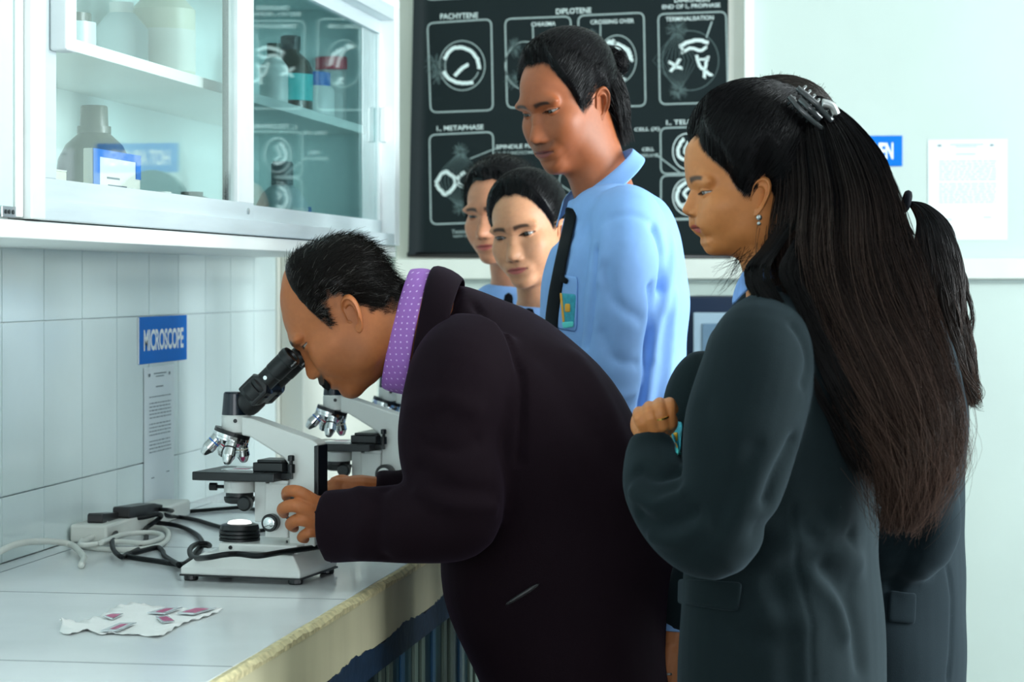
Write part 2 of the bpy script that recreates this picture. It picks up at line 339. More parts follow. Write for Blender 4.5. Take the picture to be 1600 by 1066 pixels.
jar('jar', 'flat jar with a dark blue lid low by the middle post', 'jar', 312, .28, zal, .036, [(.95, 0), (1, .006), (1, .03)], M_clear, [(1.02, .03), (1.02, .04)], M_blue)
jar('reagent_bottle', 'tall cream bottle on the upper shelf behind the left glass', 'bottle', 255, .14, zs, .062, [(.95, 0), (1, .01), (1, .15), (.7, .17), (.4, .18)], M_cream, [(.42, .18), (.42, .21)], M_pwhite, (.03, .11, M_paper, 1))
jar('reagent_bottle', 'pale blurred bottle beside the tall cream bottle on the upper shelf', 'bottle', 190, .10, zs, .05, [(.95, 0), (1, .01), (1, .10), (.5, .13)], M_clear, [(.45, .13), (.45, .15)], M_pwhite)
jar('jar', 'squat grey jar at the left end of the upper shelf', 'jar', 112, .2, zs, .04, [(.95, 0), (1, .006), (1, .05)], M_clear, [(.8, .05), (.8, .065)], M_greenb)
jar('reagent_bottle', 'amber bottle with a teal label on the upper right shelf', 'bottle', 454, .2, zs, .05, [(.95, 0), (1, .008), (1, .10), (.85, .12), (.42, .14), (.40, .148)], M_amber, [(.45, .146), (.45, .175), (.35, .178)], M_blackp, (.03, .09, M_teal2, 1))
jar('jar', 'white jar with a blue screw cap on the upper right shelf', 'jar', 491, .22, zs, .047, [(.95, 0), (1, .008), (1, .065), (.85, .075)], M_pwhite, [(.8, .075), (.8, .105), (.76, .107)], M_blue)
jar('reagent_bottle', 'tall white bottle with a red cap on the upper right shelf', 'bottle', 522, .2, zs, .05, [(.9, 0), (.92, .008), (.92, .13), (.85, .137)], M_pwhite, [(.97, .137), (.97, .165), (.9, .168)], M_red)
jar('jar', 'blue jar half hidden behind the red-capped bottle', 'jar', 507, .12, zs, .04, [(.95, 0), (1, .008), (1, .1)], M_blue, [(.8, .1), (.8, .12)], M_teal2)
jar('reagent_bottle', 'slim white bottle at the left end of the upper right shelf', 'bottle', 428, .24, zs, .03, [(.95, 0), (1, .006), (1, .08), (.5, .1)], M_pwhite, [(.5, .1), (.5, .13)], M_greenb)
jar('jar', 'tiny white dish at the right end of the upper shelf', 'jar', 548, .2, zs, .03, [(.8, 0), (1, .012)], M_pwhite, [(.9, .012), (.6, .02)], M_clear)
jar('reagent_bottle', 'clear wash bottle with a grey cap on the cabinet floor behind the right glass', 'bottle', 441, .25, zal, .055, [(.95, 0), (1, .008), (1, .08), (.75, .105), (.4, .12)], M_clear, [(.43, .12), (.43, .165), (.36, .17)], mat('grey_cap', (.12, .15, .16), .4, var=.05), (.02, .07, M_pwhite, 1))
jar('reagent_bottle', 'small brown bottle with a bright blue cap behind the right glass', 'bottle', 475, .26, zal, .03, [(.95, 0), (1, .006), (1, .035), (.5, .05)], M_amber, [(.55, .05), (.55, .078)], M_blue)
jar('jar', 'very low dark blue jar near the right end of the cabinet floor', 'jar', 545, .25, zal, .035, [(.95, 0), (1, .006), (1, .02)], M_clear, [(1, .02), (1, .03)], mat('navy_plastic', (.02, .05, .18), .4, var=.05))
# ================================================================== signs and papers
M_sign = mat('sign_blue', L((6, 112, 205)), .55, spec=.15, var=.02, vscale=10); M_letter = mat('sign_letter', (.85, .9, .92), .4, var=.02)
M_sheet = mat('notice_paper', L((226, 236, 238)), .5, var=.02, vscale=8); M_ink = mat('notice_ink', L((120, 136, 142)), .7, var=.1)
def sign_left():
    p0 = onX(216, 568, .0075); p1 = onX(290, 492, .0075); za, zb = onX(252, 566, .0075).z, onX(252, 494, .0075).z
    e = empty('sign', 'blue MICROSCOPE sign on the tiled wall above the worktop', 'sign', 'blue name signs', loc=(.0075, (p0.y+p1.y)/2, za))
    box('board', (.0075, p0.y, za), (.0105, p1.y, zb), M_sign, e, bevel=.0006)
    box('white_edge', (.0075, p0.y-.006, za+.001), (.0098, p0.y-.0002, zb-.001), M_letter, e)
    vs, fs = text_geo('MICROSCOPE', 1, .03, .95); h = (zb-za)*.46; w = (p1.y-p0.y)*.84/(vs[:, 0].max()*2)
    MB().add([(.0108, (p0.y+p1.y)/2+v[0]*w, (za+zb)/2+v[1]*h) for v in vs], fs).build('lettering', M_letter, e)['kind'] = 'stuff'
sign_left()
def notice(parent_label, A, udir, wd_, ht, nrm, group, head=2, bowed=.0):
    # A: lower-left corner, udir along width
    e = empty('notice', parent_label, 'paper', group, loc=A)
    u = Vector(udir); A = Vector(A); nrm = Vector(nrm); m = MB(); n = 8
    for i in range(n+1):
        f = i/n; off = nrm*(.0008+bowed*math.sin(math.pi*f))
        for z in (0, ht): m.v += [tuple(A+u*(wd_*f)+Vector((0, 0, z))+off), tuple(A+u*(wd_*f)+Vector((0, 0, z))+off+nrm*.0004)]
        if i:
            a = (i-1)*4
            m.f += [(a+1, a+5, a+7, a+3), (a, a+2, a+6, a+4)]; m.m += [0, 0]
    m.build('sheet', M_sheet, e, smooth=True)
    ink = MB(); N = nrm*(.0018+bowed)
    def bar(u0, u1, v, h): ink.add([A+u*(wd_*a)+Vector((0, 0, ht*b))+N for a, b in ((u0, v), (u1, v), (u1, v+h), (u0, v+h))], [(0, 1, 2, 3)])
    bar(.12, .17, .93, .022); bar(.78, .83, .93, .022); bar(.28, .7, .945, .008); bar(.35, .62, .925, .007); bar(.35, .6, .85, .008)
    y = .78; rng = random.Random(len(parent_label))
    while y > .36:
        x = .14
        while x < .84:
            w = rng.uniform(.03, .1); bar(x, min(.86, x+w), y, .007); x += w+.018
        y -= .026 if rng.random() > .15 else .045
    bar(.2, .3, .2, .007); bar(.7, .8, .22, .007)
    ink.build('print', M_ink, e)['kind'] = 'stuff'
    return e
pa = onX(224, 790, .0075); pb = onX(271, 790, .0075)
notice('white typed notice taped under the MICROSCOPE sign', (.0075, pa.y, onX(247, 788, .0075).z), (0, 1, 0), pb.y-pa.y, onX(247, 572, .0075).z-onX(247, 788, .0075).z, (1, 0, 0), 'typed notices', bowed=.002)
q0 = onY(1450, 375, YB-.001); q1 = onY(1574, 375, YB-.001)
notice('white typed notice on the back wall right of the oven sign', (q0.x, YB-.001, q0.z), (1, 0, 0), q1.x-q0.x, onY(1512, 218, YB).z-q0.z, (0, -1, 0), 'typed notices')
def sign_back():
    x1 = onY(1410, 240, YB).x; z0 = onY(1400, 260, YB).z; z1 = onY(1400, 212, YB).z; x0 = x1-.262
    e = empty('sign', 'blue HOT AIR OVEN sign on the back wall', 'sign', 'blue name signs', loc=((x0+x1)/2, YB, z0))
    box('board', (x0, YB-.004, z0), (x1, YB-.0005, z1), M_sign, e, bevel=.0006)
    vs, fs = text_geo('HOT AIR OVEN', 1, .03, .95); h = (z1-z0)*.55; w = (x1-x0)*.80/(vs[:, 0].max()*2)
    MB().add([((x0+x1)/2+v[0]*w, YB-.0044, (z0+z1)/2+v[1]*h) for v in vs], [f[::1] for f in fs]).build('lettering', M_letter, e)['kind'] = 'stuff'
sign_back()
# ================================================================== cell division chart
M_chart = mat('chart_vinyl', L((20, 31, 33)), .6, spec=.15, var=.08, vscale=5); M_print = mat('chart_print', L((150, 168, 166)), .6, var=.08, vscale=60); M_printb = mat('chart_print_bright', L((206, 222, 220)), .6, var=.05); M_printd = mat('chart_print_dim', L((84, 104, 104)), .6, var=.1, vscale=80)
ch = empty('wall_chart', 'black meiosis wall chart with white cell diagrams on the back wall', 'chart')
YP = YB-.02
cm = MB(); nx, nz = 60, 2
c_tl = onY(652, -160, YP); c_tr = onY(1138, -160, YP); c_bl = onY(641, 398, YP); c_br = onY(1138, 402, YP)
for i in range(nx+1):
    f = i/nx; a = c_bl.lerp(c_br, f); b = c_tl.lerp(c_tr, f); curl = .03*math.exp(-f*f/.0003)
    for q in (a, b): cm.v += [(q.x, YP-curl, q.z), (q.x, YP-curl+.001, q.z)]
    if i:
        k = (i-1)*4; cm.f += [(k, k+4, k+6, k+2), (k+1, k+3, k+7, k+5)]; cm.m += [0, 0]
cm.build('sheet', M_chart, ch, smooth=True)
MB().tube([c_bl+Vector((-.008, -.004, 0)), c_br+Vector((.008, -.004, 0))], .008, 10).build('bottom_rod', M_blackp, ch, smooth=True)
def z6(x, y, off=.0015): p = onY(600+x/2.5375, y/2.5375, YP-off); return p
PR = {0: MB(), 1: MB(), 2: MB()}
def ribbon(pts, w, k=0, closed=False, off=.0015):
    n = len(pts); P = [Vector(p) for p in pts]; vs = []; fs = []
    for i in range(n):
        a = P[(i-1) % n] if (closed or i) else P[i]; b = P[(i+1) % n] if (closed or i < n-1) else P[i]
        t = (b-a); t = t.normalized() if t.length else Vector((1, 0)); q = Vector((-t.y, t.x))*w/2
        vs += [z6(*(P[i]+q), off), z6(*(P[i]-q), off)]
    for i in range(n if closed else n-1): j = (i+1) % n; fs.append((2*i, 2*i+1, 2*j+1, 2*j))
    PR[k].add(vs, fs)
def rrect(tl, tr, br, bl, r=26, w=6):
    c = [Vector(p) for p in (tl, tr, br, bl)]; pts = []
    for i in range(4):
        p = c[i]; a = (c[i-1]-p).normalized(); b = (c[(i+1) % 4]-p).normalized()
        for k in range(6):
            t = k/5; s_ = p+a*r; e_ = p+b*r; pts.append((1-t)**2*s_+2*t*(1-t)*p+t*t*e_)
    ribbon(pts, w, 0, True)
def wtext(body, cx, cy, h, w, rot=-.035, k=1):
    vs, fs = text_geo(body, h, .012); sx = w/(vs[:, 0].max()*2)
    PR[k].add([z6(cx+v[0]*sx, cy-v[1]+v[0]*sx*rot, .0018) for v in vs], fs)
def circ(cx, cy, rx, ry, w, k=0, a0=0, a1=360, n=40):
    pts = [(cx+rx*math.cos(math.radians(a0+(a1-a0)*i/n)), cy-ry*math.sin(math.radians(a0+(a1-a0)*i/n))) for i in range(n+1)]
    ribbon(pts, w, k)
def aster(cx, cy, r):
    for _ in range(70):
        a = random.random()*6.283; q = r*random.uniform(.4, 1); ribbon([(cx+3*math.cos(a), cy+3*math.sin(a)), (cx+q*math.cos(a), cy+q*math.sin(a))], 1.3, 2)
def squig(pts, w=11, k=1, jit=5):
    pts = [Vector((p[0], p[1], 0)) for p in pts]; s_ = spline(pts, 9)
    ribbon([(p.x+random.uniform(-jit, jit)*.4, p.y+random.uniform(-jit, jit)*.4) for p in s_], w, k, off=.0022)
rrect((172, 92), (425, 76), (432, 437), (185, 446)); rrect((480, 75), (740, 65), (745, 422), (488, 428)); rrect((770, 62), (1030, 50), (1037, 420), (775, 426)); rrect((1087, 56), (1356, 46), (1364, 405), (1094, 414))
rrect((180, 535), (432, 523), (440, 880), (186, 890)); rrect((1096, 508), (1362, 500), (1362, 680), (1098, 690)); rrect((1098, 697), (1362, 690), (1362, 862), (1098, 870))
rrect((160, -330), (345, -335), (350, -10), (165, 0)); rrect((470, -340), (1030, -360), (1035, -20), (480, -8)); rrect((1087, -360), (1358, -370), (1358, -50), (1090, -40))
wtext('PACHYTENE', 298, 63, 22, 150); wtext('DIPLOTENE', 752, 43, 22, 140); wtext('CHIASMA', 632, 95, 17, 96); wtext('CROSSING OVER', 905, 85, 17, 172)
wtext('END OF I., PROPHASE', 1218, 25, 19, 230); wtext('DIAKINESIS', 1222, -2, 19, 140); wtext('TERMINALISATION', 1212, 73, 17, 190)
wtext('I., METAPHASE', 302, 508, 22, 185); wtext('SPINDLE FIBRE', 535, 580, 16, 180); wtext('CHROMOSOME', 520, 606, 13, 160, k=0); wtext('CELL (X)', 1043, 514, 18, 100); wtext('CELL', 1047, 592, 14, 48); wtext('MEMBRANE', 1038, 617, 14, 100, k=0)
wtext('I., TELOPHASE', 1222, 484, 22, 205); wtext('Tension', 300, 918, 16, 62, k=0); wtext('equator plane', 312, 936, 13, 76, k=0)
circ(310, 260, 90, 98, 4, 0); squig([(240, 235), (262, 200), (300, 188), (340, 200), (370, 235), (378, 275)], 14); squig([(236, 285), (262, 315), (305, 330), (352, 328)], 14); squig([(280, 300), (305, 275), (335, 255)], 14); circ(310, 260, 68, 72, 4, 0, 20, 340)
aster(205, 250, 55); aster(212, 300, 40); circ(560, 260, 80, 95, 4); aster(520, 190, 45); aster(515, 320, 45); squig([(540, 230), (580, 250), (560, 300), (600, 310)]); ribbon([(590, 105), (592, 170)], 5)
ribbon([(858, 98), (858, 180)], 5); circ(925, 235, 75, 95, 4); aster(820, 140, 30); squig([(885, 165), (920, 175), (965, 200), (980, 240)], 18); squig([(905, 160), (935, 200), (950, 250)], 14); squig([(930, 290), (950, 318)], 14); squig([(925, 315), (960, 312)], 8)
circ(1215, 240, 112, 118, 3, 2); aster(1160, 115, 48); aster(1168, 360, 42); ribbon([(1300, 85), (1278, 150)], 6); squig([(1170, 185), (1210, 165), (1250, 160), (1285, 170)], 14); squig([(1180, 210), (1215, 192), (1255, 200), (1280, 185)], 12); squig([(1175, 180), (1190, 210)], 10); squig([(1130, 245), (1155, 262), (1185, 272)], 12); squig([(1135, 285), (1155, 262), (1172, 235)], 12); squig([(1240, 220), (1255, 265), (1300, 300)], 12); squig([(1285, 220), (1275, 262), (1270, 310)], 12); squig([(1240, 238), (1290, 232)], 9)
for q in range(-5, 6): ribbon([(1160+q*2, 130), (1155+q*18 if q else 1155, 240), (1168+q*2, 350)], 1.6, 2)
aster(303, 600, 36); aster(302, 825, 36)
for q in range(-6, 7): squig([(303+q*2, 610), (300+q*15, 715), (301+q*2, 815)], 2, 2, 0)
squig([(205, 725), (235, 685), (262, 690), (285, 725), (245, 770), (205, 730)], 15); squig([(285, 715), (300, 700), (322, 682)], 14); squig([(290, 722), (305, 735), (325, 738)], 14); ribbon([(340, 630), (440, 590)], 4); ribbon([(440, 590), (450, 586)], 4)
circ(1200, 600, 55, 70, 4, 1); squig([(1190, 550), (1165, 590), (1175, 625), (1215, 635)], 13); squig([(1205, 560), (1190, 600), (1210, 620)], 8); circ(1205, 780, 60, 72, 4, 1); squig([(1215, 715), (1175, 740), (1160, 790), (1190, 830)], 14); squig([(1225, 735), (1190, 765), (1210, 800), (1180, 815)], 12)
ribbon([(1075, 610), (1180, 690)], 5); ribbon([(1140, 872), (1360, 868)], 5); ribbon([(640, 690), (740, 760)], 4); circ(740, 720, 45, 60, 4)
for k_, nm_, mm_ in ((0, 'line_print', M_print), (1, 'lettering', M_printb), (2, 'fine_print', M_printd)): PR[k_].build(nm_, mm_, ch)['kind'] = 'stuff'
# ================================================================== oven on a side table under its sign
ox0 = onY(1069, 470, 6.25).x; oz1 = onY(1100, 463, 6.25).z; oxr = ox0+.62
M_oven = mat('oven_navy', L((14, 30, 52)), .35, var=.06, vscale=20); M_panel = mat('oven_panel', L((150, 172, 186)), .3, var=.04)
e = empty('side_table', 'plain pale table under the oven against the back wall', 'table', loc=(ox0+.31, 6.45, 0))
box('table_top', (ox0-.06, 6.2, .78), (oxr+.1, 6.685, .815), M_slab, e, bevel=.003)
for x in (ox0-.03, oxr+.03):
    for y in (6.23, 6.62): box('leg', (x, y, 0), (x+.04, y+.04, .78), M_stile, e, bevel=.002)
ov = empty('hot_air_oven', 'navy laboratory oven with a grey framed door behind the students', 'oven', loc=(ox0+.31, 6.45, .8155))
box('body', (ox0, 6.27, .8155), (oxr, 6.66, oz1), M_oven, ov, bevel=.006)
od = box('door', (ox0+.025, 6.252, .84), (oxr-.14, 6.268, oz1-.045), M_panel, ov, bevel=.003)
box('window', (ox0+.05, 6.247, .87), (oxr-.165, 6.2515, oz1-.075), mat('oven_window', L((96, 120, 138)), .12, var=.03), od, bevel=.002)
box('handle', (oxr-.16, 6.232, .95), (oxr-.145, 6.2515, 1.1), M_steel, od, bevel=.002)
MB().lathe([(.02, 0), (.018, .02)], 16, M=Matrix.Translation((oxr-.07, 6.27, 1.1)) @ Matrix.Rotation(math.pi/2, 4, 'X')).build('dial', M_blackp, ov, auto=.5)
# ================================================================== microscopes
M_mw = mat('microscope_enamel', L((226, 230, 226)), .28, var=.02, vscale=20); M_mb = mat('microscope_black', L((16, 20, 23)), .32, var=.12, vscale=30)
M_nav = mat('turret_black', L((20, 32, 44)), .22, var=.08); M_chr = mat('chrome', (.75, .77, .77), .12, metal=1, var=.03); M_lens = mat('lens_lit', (.9, .92, .9), .1, emit=((1, .98, .94), 1.2))
M_pink = mat('stain_pink', L((190, 70, 120)), .3, var=.3, vscale=150); M_slide = mat('slide_glass', L((214, 222, 226)), .08, var=.02)
def rotM(loc, axis):   # matrix that takes z to axis
    return Matrix.Translation(loc) @ Vector(axis).to_track_quat('Z', 'Y').to_matrix().to_4x4()
def microscope(label):
    r = empty('microscope', label, 'microscope', 'lab microscopes on the worktop')
    b = MB(); lo = [(-.105, -.084), (.105, -.084), (.105, .084), (-.105, .084)]; hi = [(-.07, -.072), (.088, -.072), (.088, .075), (-.07, .075)]
    b.add([(x, y, .010) for x, y in lo]+[(x, y, .022) for x, y in lo]+[(x, y, .046) for x, y in hi], [(3, 2, 1, 0), (8, 9, 10, 11)]+[(i, (i+1) % 4, 4+(i+1) % 4, 4+i) for i in range(4)]+[(4+i, 4+(i+1) % 4, 8+(i+1) % 4, 8+i) for i in range(4)])
    base = b.build('base', M_mw, r, bevel=.003)
    MB().box((-.106, -.085, .008), (.106, .085, .011)).build('base_seam', M_mb, base)
    for x in (-.092, .092):
        for y in (-.07, .07): MB().lathe([(.011, 0), (.012, .002), (.012, .009)], 14, M=Matrix.Translation((x, y, 0))).build('foot', M_mb, base)
    box('plinth', (-.052, -.052, .045), (.088, .06, .060), M_mw, r, bevel=.003)
    MB().box((-.01, -.069, .0462), (.082, -.052, .0475)).add([(-.02, -.07, .0475), (.086, -.07, .0475), (.082, -.0525, .0478), (-.005, -.0525, .0478)], [(0, 1, 2, 3)]).build('pad', M_mb, r)
    MB().lathe([(.0035, 0), (.003, .002)], 10, M=rotM((-.03, -.052, .053), (0, -1, 0))).build('screw', M_mb, r)
    il = MB(); il.lathe([(.034, .06), (.034, .064), (.032, .065), (.034, .066), (.034, .070), (.032, .071), (.034, .072), (.034, .076), (.032, .077), (.033, .079), (.031, .086), (.024, .088)], 28, M=Matrix.Translation((-.034, -.005, 0))); ilo = il.build('illuminator', M_mb, r, auto=.5)
    MB().lathe([(.021, .087), (.018, .0915), (.010, .0935), (.001, .094)], 24, M=Matrix.Translation((-.034, -.005, 0))).build('lens', M_lens, ilo, auto=.9)
    P = lambda px, py: ((px-406)/942/.959, (901.6-py)/942)
    arm = [P(384, 651), P(400, 653), P(497, 685), P(506, 691), (.105, .05), (.06, .05), P(460, 724), P(452, 714), P(398, 682), P(384, 680)]
    MB().prism(arm[::-1], (-.021, .021), fn=lambda u, v, w: (u, w, v)).build('arm', M_mw, r, bevel=.003)
    MB().box((.104, -.0215, .13), (.1125, .0215, .2215)).build('back_strip', M_mb, r, bevel=.002)
    MB().box((.02, -.026, .068), (.06, .026, .158)).build('focus_housing', M_mw, r, bevel=.002)
    MB().box((-.004, -.013, .092), (.016, .013, .160)).build('rack', M_mw, r, bevel=.0015)
    MB().box((.056, -.0225, .052), (.0585, -.0205, .064)).build('slot', M_mb, r)
    def knob(name, x, z, rad, y0, ln, mats):
        m = MB(); m.lathe([(rad*.93, 0), (rad, .002), (rad, ln-.002), (rad*.9, ln)], 28, 0, M=rotM((x, y0, z), (0, -1, 0)))
        o = m.build(name, mats[0], r, auto=.6)
        MB().lathe([(rad*.68, 0), (rad*.68, .0014), (rad*.6, .002)], 24, M=rotM((x, y0-ln, z), (0, -1, 0))).build('face_plate', mats[1], o, auto=.6)
        MB().lathe([(rad*.16, 0), (rad*.16, .0016)], 12, M=rotM((x, y0-ln-.002, z), (0, -1, 0))).build('centre_screw', M_chr, o)
        return o
    knob('coarse_knob', .072, .118, .019, -.0215, .018, (M_mb, M_mw)); knob('fine_knob', .034, .094, .0145, -.0265, .016, (M_mb, M_chr))
    knob('coarse_knob', .072, .118, .019, .0395, .018, (M_mb, M_mw))
    # stage
    st = MB().box((-.093, -.065, .163), (.052, .065, .177)).build('stage', M_mb, r, bevel=.0015)
    MB().box((.03, -.03, .158), (.062, .03, .163)).build('stage_bracket', M_mw, st)
    MB().box((.002, -.035, .1772), (.054, .02, .192)).box((.010, -.036, .192), (.054, .016, .197)).build('slide_holder', M_mb, st, bevel=.0015)
    MB().box((-.05, -.033, .1772), (.004, -.028, .1795)).box((-.05, .018, .1772), (.004, .023, .1795)).build('clip', M_chr, st)
    MB().box((-.06, -.022, .1772), (-.0, .012, .1784)).build('specimen_slide', M_slide, st)
    MB().box((-.043, -.012, .1785), (-.018, .004, .1788)).build('stain', M_pink, st)
    MB().lathe([(.0065, .176), (.0065, .19), (.003, .191), (.003, .195), (.0055, .196), (.0055, .204), (.004, .205)], 14, M=Matrix.Translation((.068, -.03, 0))).build('stage_knob', M_mb, st, auto=.6)
    MB().box((.045, -.034, .166), (.07, -.026, .175)).build('knob_arm', M_mb, st)
    # condenser
    co = MB().lathe([(.026, .14), (.026, .158), (.02, .163)], 24, M=Matrix.Translation((-.034, -.005, 0))).build('condenser_ring', M_mw, r, auto=.6)
    MB().lathe([(.018, .121), (.024, .123), (.026, .128), (.026, .132), (.023, .133), (.023, .1395)], 24, M=Matrix.Translation((-.034, -.005, 0))).build('condenser', M_mb, co, auto=.5)
    MB().lathe([(.0115, 0), (.0125, .002), (.0125, .012), (.010, .014)], 18, M=rotM((-.012, -.026, .124), (0, -1, 0))).build('condenser_knob', M_mb, co, auto=.6)
    MB().tube([(-.06, -.005, .148), (-.074, -.007, .148)], .003, 8).tube([(-.074, -.007, .148), (-.086, -.009, .148)], .0065, 12).build('centring_screw', M_mb, co)
    # head
    hx = -.042
    he = MB().lathe([(.019, .222), (.019, .236), (.0215, .238), (.0245, .240), (.0245, .266), (.0225, .268)], 32, M=Matrix.Translation((hx, 0, 0))).build('head_collar', M_mw, r, auto=.5)
    MB().lathe([(.0035, 0), (.003, .0015)], 10, M=rotM((hx+.008, -.0235, .259), (.2, -1, 0))).build('screw', M_mb, he)
    MB().lathe([(.0215, .268), (.020, .285), (.0185, .303), (.0165, .306)], 32, M=Matrix.Translation((hx-.003, 0, 0))).build('turret', M_nav, r, auto=.5)
    ax = Vector((.735, 0, .68)).normalized(); b0 = Vector((hx+.012, 0, .279))
    hb = MB().lathe([(.016, 0), (.021, .006), (.0225, .014), (.0225, .03), (.02, .036)], 28, M=rotM(b0, ax)); bo = hb.build('eyepiece_block', M_mb, r, auto=.6)
    MB().prism([(0, -.022), (.034, -.022), (.044, -.012), (.044, .012), (.034, .022), (0, .022)], (-.042, .042), fn=lambda u, v, w: b0+ax*(.028+u)+Vector((-ax.z, 0, ax.x))*v*.9+Vector((0, w, 0))).build('prism_box', M_mb, bo, bevel=.004)
    for sgn in (-1, 1):
        o_ = b0+Vector((0, sgn*.024, 0))
        t = MB().lathe([(.0195, .03), (.0225, .036), (.0225, .052), (.0205, .054), (.0225, .056), (.0225, .062), (.0165, .066), (.0165, .088), (.0175, .09), (.0175, .118), (.0185, .12), (.0185, .129), (.0165, .133), (.012, .133), (.011, .129)], 28, M=rotM(o_, ax)).build('eyepiece_tube', M_mb, r, auto=.45)
        vs, fs = text_geo('WF10X', .0035, .01); Mt = rotM(o_, ax)
        MB().add([Mt @ Vector((.01880*math.cos(-2.2+v[1]/.0188), .0188*math.sin(-2.2+v[1]/.0188), .128+v[0]*.8)) for v in vs], fs).build('lettering', M_letter, t)['kind'] = 'stuff'
        MB().lathe([(.0035, .0), (.0035, .003)], 10, M=rotM(o_+ax*.078+Vector((0, -.016, 0)), (0, -1, 0))).build('screw', M_chr, t)
    # nosepiece with four objectives
    nax = Vector((-.30, -.10, -1)).normalized(); nc_ = Vector((hx-.008, -.004, .231))
    no = MB().lathe([(.022, -.008), (.031, -.004), (.031, .001), (.029, .002), (.029, .006), (.024, .012), (.014, .015)], 36, M=rotM(nc_, nax)).build('nosepiece', M_chr, r, auto=.4)
    MB().lathe([(.0305, -.0105), (.0305, -.0045)], 32, M=rotM(nc_, nax)).build('nosepiece_rim', M_mb, no)
    q = nax.to_track_quat('Z', 'Y')
    target = Vector((0, 0, -1))
    for k in range(4):
        a = math.radians(-14+90*k); rad = q @ Vector((math.cos(a), math.sin(a), 0))
        # one objective points straight down, the others splay with the disc
        cand = (nax*1.0+rad*.5).normalized(); o0 = nc_+rad*.019+nax*.004
        ln = (.042, .040, .038, .034)[k]
        m = MB().lathe([(.0115, 0), (.0115, .006), (.0102, .0065), (.0102, ln*.45), (.011, ln*.46), (.011, ln*.68), (.0095, ln*.74), (.0062, ln*.95), (.004, ln)], 20, M=rotM(o0, cand)).build('objective', M_chr, no, auto=.5)
        MB().lathe([(.0106, ln*.3), (.0106, ln*.36)], 20, M=rotM(o0, cand)).build('colour_ring', (M_mb, M_blue, M_red, M_cream)[k], m)
    return r
def copytree(o, parent=None):
    c = o.copy(); COL.objects.link(c); c.parent = parent
    for chd in list(o.children): copytree(chd, c)
    return c
ms = microscope('white and black microscope nearest the camera, being looked into by the bending man')
c0 = CAM+RT*(-.4185)+FW*3.77
def place(o, px, d, rz): p = W(px, HOR, d); o.location = (p.x, p.y, CT+.0003); o.rotation_euler = (0, 0, rz)
ms.location = (c0.x, c0.y, CT+.0003); ms.rotation_euler = (0, 0, math.radians(-7.2))
m2 = copytree(ms); place(m2, 556, 4.43, math.radians(-7)); m2['label'] = 'second microscope, half hidden behind the man\'s chin and arm'
m3 = copytree(ms); place(m3, 640, 4.76, math.radians(-5)); m3['label'] = 'third microscope, only its chrome objectives seen behind the man\'s collar'
# ================================================================== cords, plugs and the slide tissue
M_cordb = mat('black_cord', (.006, .008, .009), .45, spec=.2, var=.1, vscale=60); M_cordw = mat('white_cord', L((226, 230, 222)), .4, var=.04)
def z3(x, y, h=.0045): return ct(x/2.2857, 700+y/2.2857, h)
def cord(name, label, pts, rad, m, group=None):
    o = MB().tube(spline(pts, 9), rad, 10).build(name, m, smooth=True); return tag(o, label, 'cord', group)
cord('power_cord', 'black cord running straight from the plug to behind the stage', [onX(246, 796, .08), onX(262, 797, .1), z3(640, 229), z3(700, 225), z3(800, 217), z3(870, 213), z3(918, 222)], .0042, M_cordb, 'black cords')
cord('power_cord', 'black cord curving from the plug to the illuminator', [onX(247, 799, .075), z3(600, 243, .015), z3(640, 247), z3(700, 257), z3(770, 278), z3(830, 292), z3(900, 298), z3(968, 290)], .0042, M_cordb, 'black cords')
cord('power_cord', 'black cord in a big loop on the worktop left of the microscope', [onX(190, 811, .06), onX(222, 809, .09), onX(246, 804, .11), z3(575, 246, .022), z3(545, 270, .012), z3(520, 290), z3(522, 325), z3(500, 358), z3(450, 384), z3(430, 388, .008), z3(405, 362, .012), z3(403, 325, .014), z3(430, 285, .014), z3(490, 270, .012), z3(560, 268, .010), z3(640, 280, .006), z3(700, 308), z3(722, 340, .010), z3(706, 375), z3(668, 408), z3(640, 416), z3(560, 404), z3(480, 392), z3(450, 382), z3(500, 370), z3(560, 356), z3(580, 368), z3(590, 388), z3(640, 418, .013)], .0046, M_cordb, 'black cords')
cord('power_cord', 'black cord looping up over the front of the microscope base', [z3(640, 421, .0045), z3(672, 407), z3(700, 372, .008), z3(722, 350, .016), z3(748, 350, .02), z3(735, 342, .03), z3(700, 345, .03), z3(678, 365, .03), z3(690, 392, .032), z3(740, 392, .05), z3(800, 382, .055), z3(850, 379, .0535), z3(920, 386, .0535), z3(1000, 374, .0535), z3(1080, 362, .0535), z3(1150, 352, .0535)], .0046, M_cordb, 'black cords')
cord('extension_cord', 'white cord arching off the left edge along the wall', [onX(-70, 905, .02), onX(-30, 880, .02), onX(0, 862, .03), onX(28, 850, .035), onX(64, 846, .04), onX(96, 848, .05), z3(262, 350, .012), z3(296, 385, .007), z3(298, 400, .0062), z3(290, 420, .0062)], .0058, M_cordw, 'white cords')
cord('extension_cord', 'white cord coiled in loose rings beside the black cord loop', [z3(262, 330), z3(290, 300, .01), z3(350, 280, .014), z3(380, 283, .014), z3(372, 298, .006), z3(330, 310), z3(290, 335), z3(300, 352), z3(370, 362), z3(470, 364), z3(560, 352), z3(598, 325), z3(595, 295), z3(540, 283), z3(430, 290, .010), z3(340, 315, .012), z3(285, 345, .012), z3(330, 345, .013), z3(420, 335, .012), z3(520, 340, .012), z3(580, 318, .012), z3(540, 303, .012), z3(440, 310, .013), z3(360, 340, .02)], .0048, M_cordw, 'white cords')
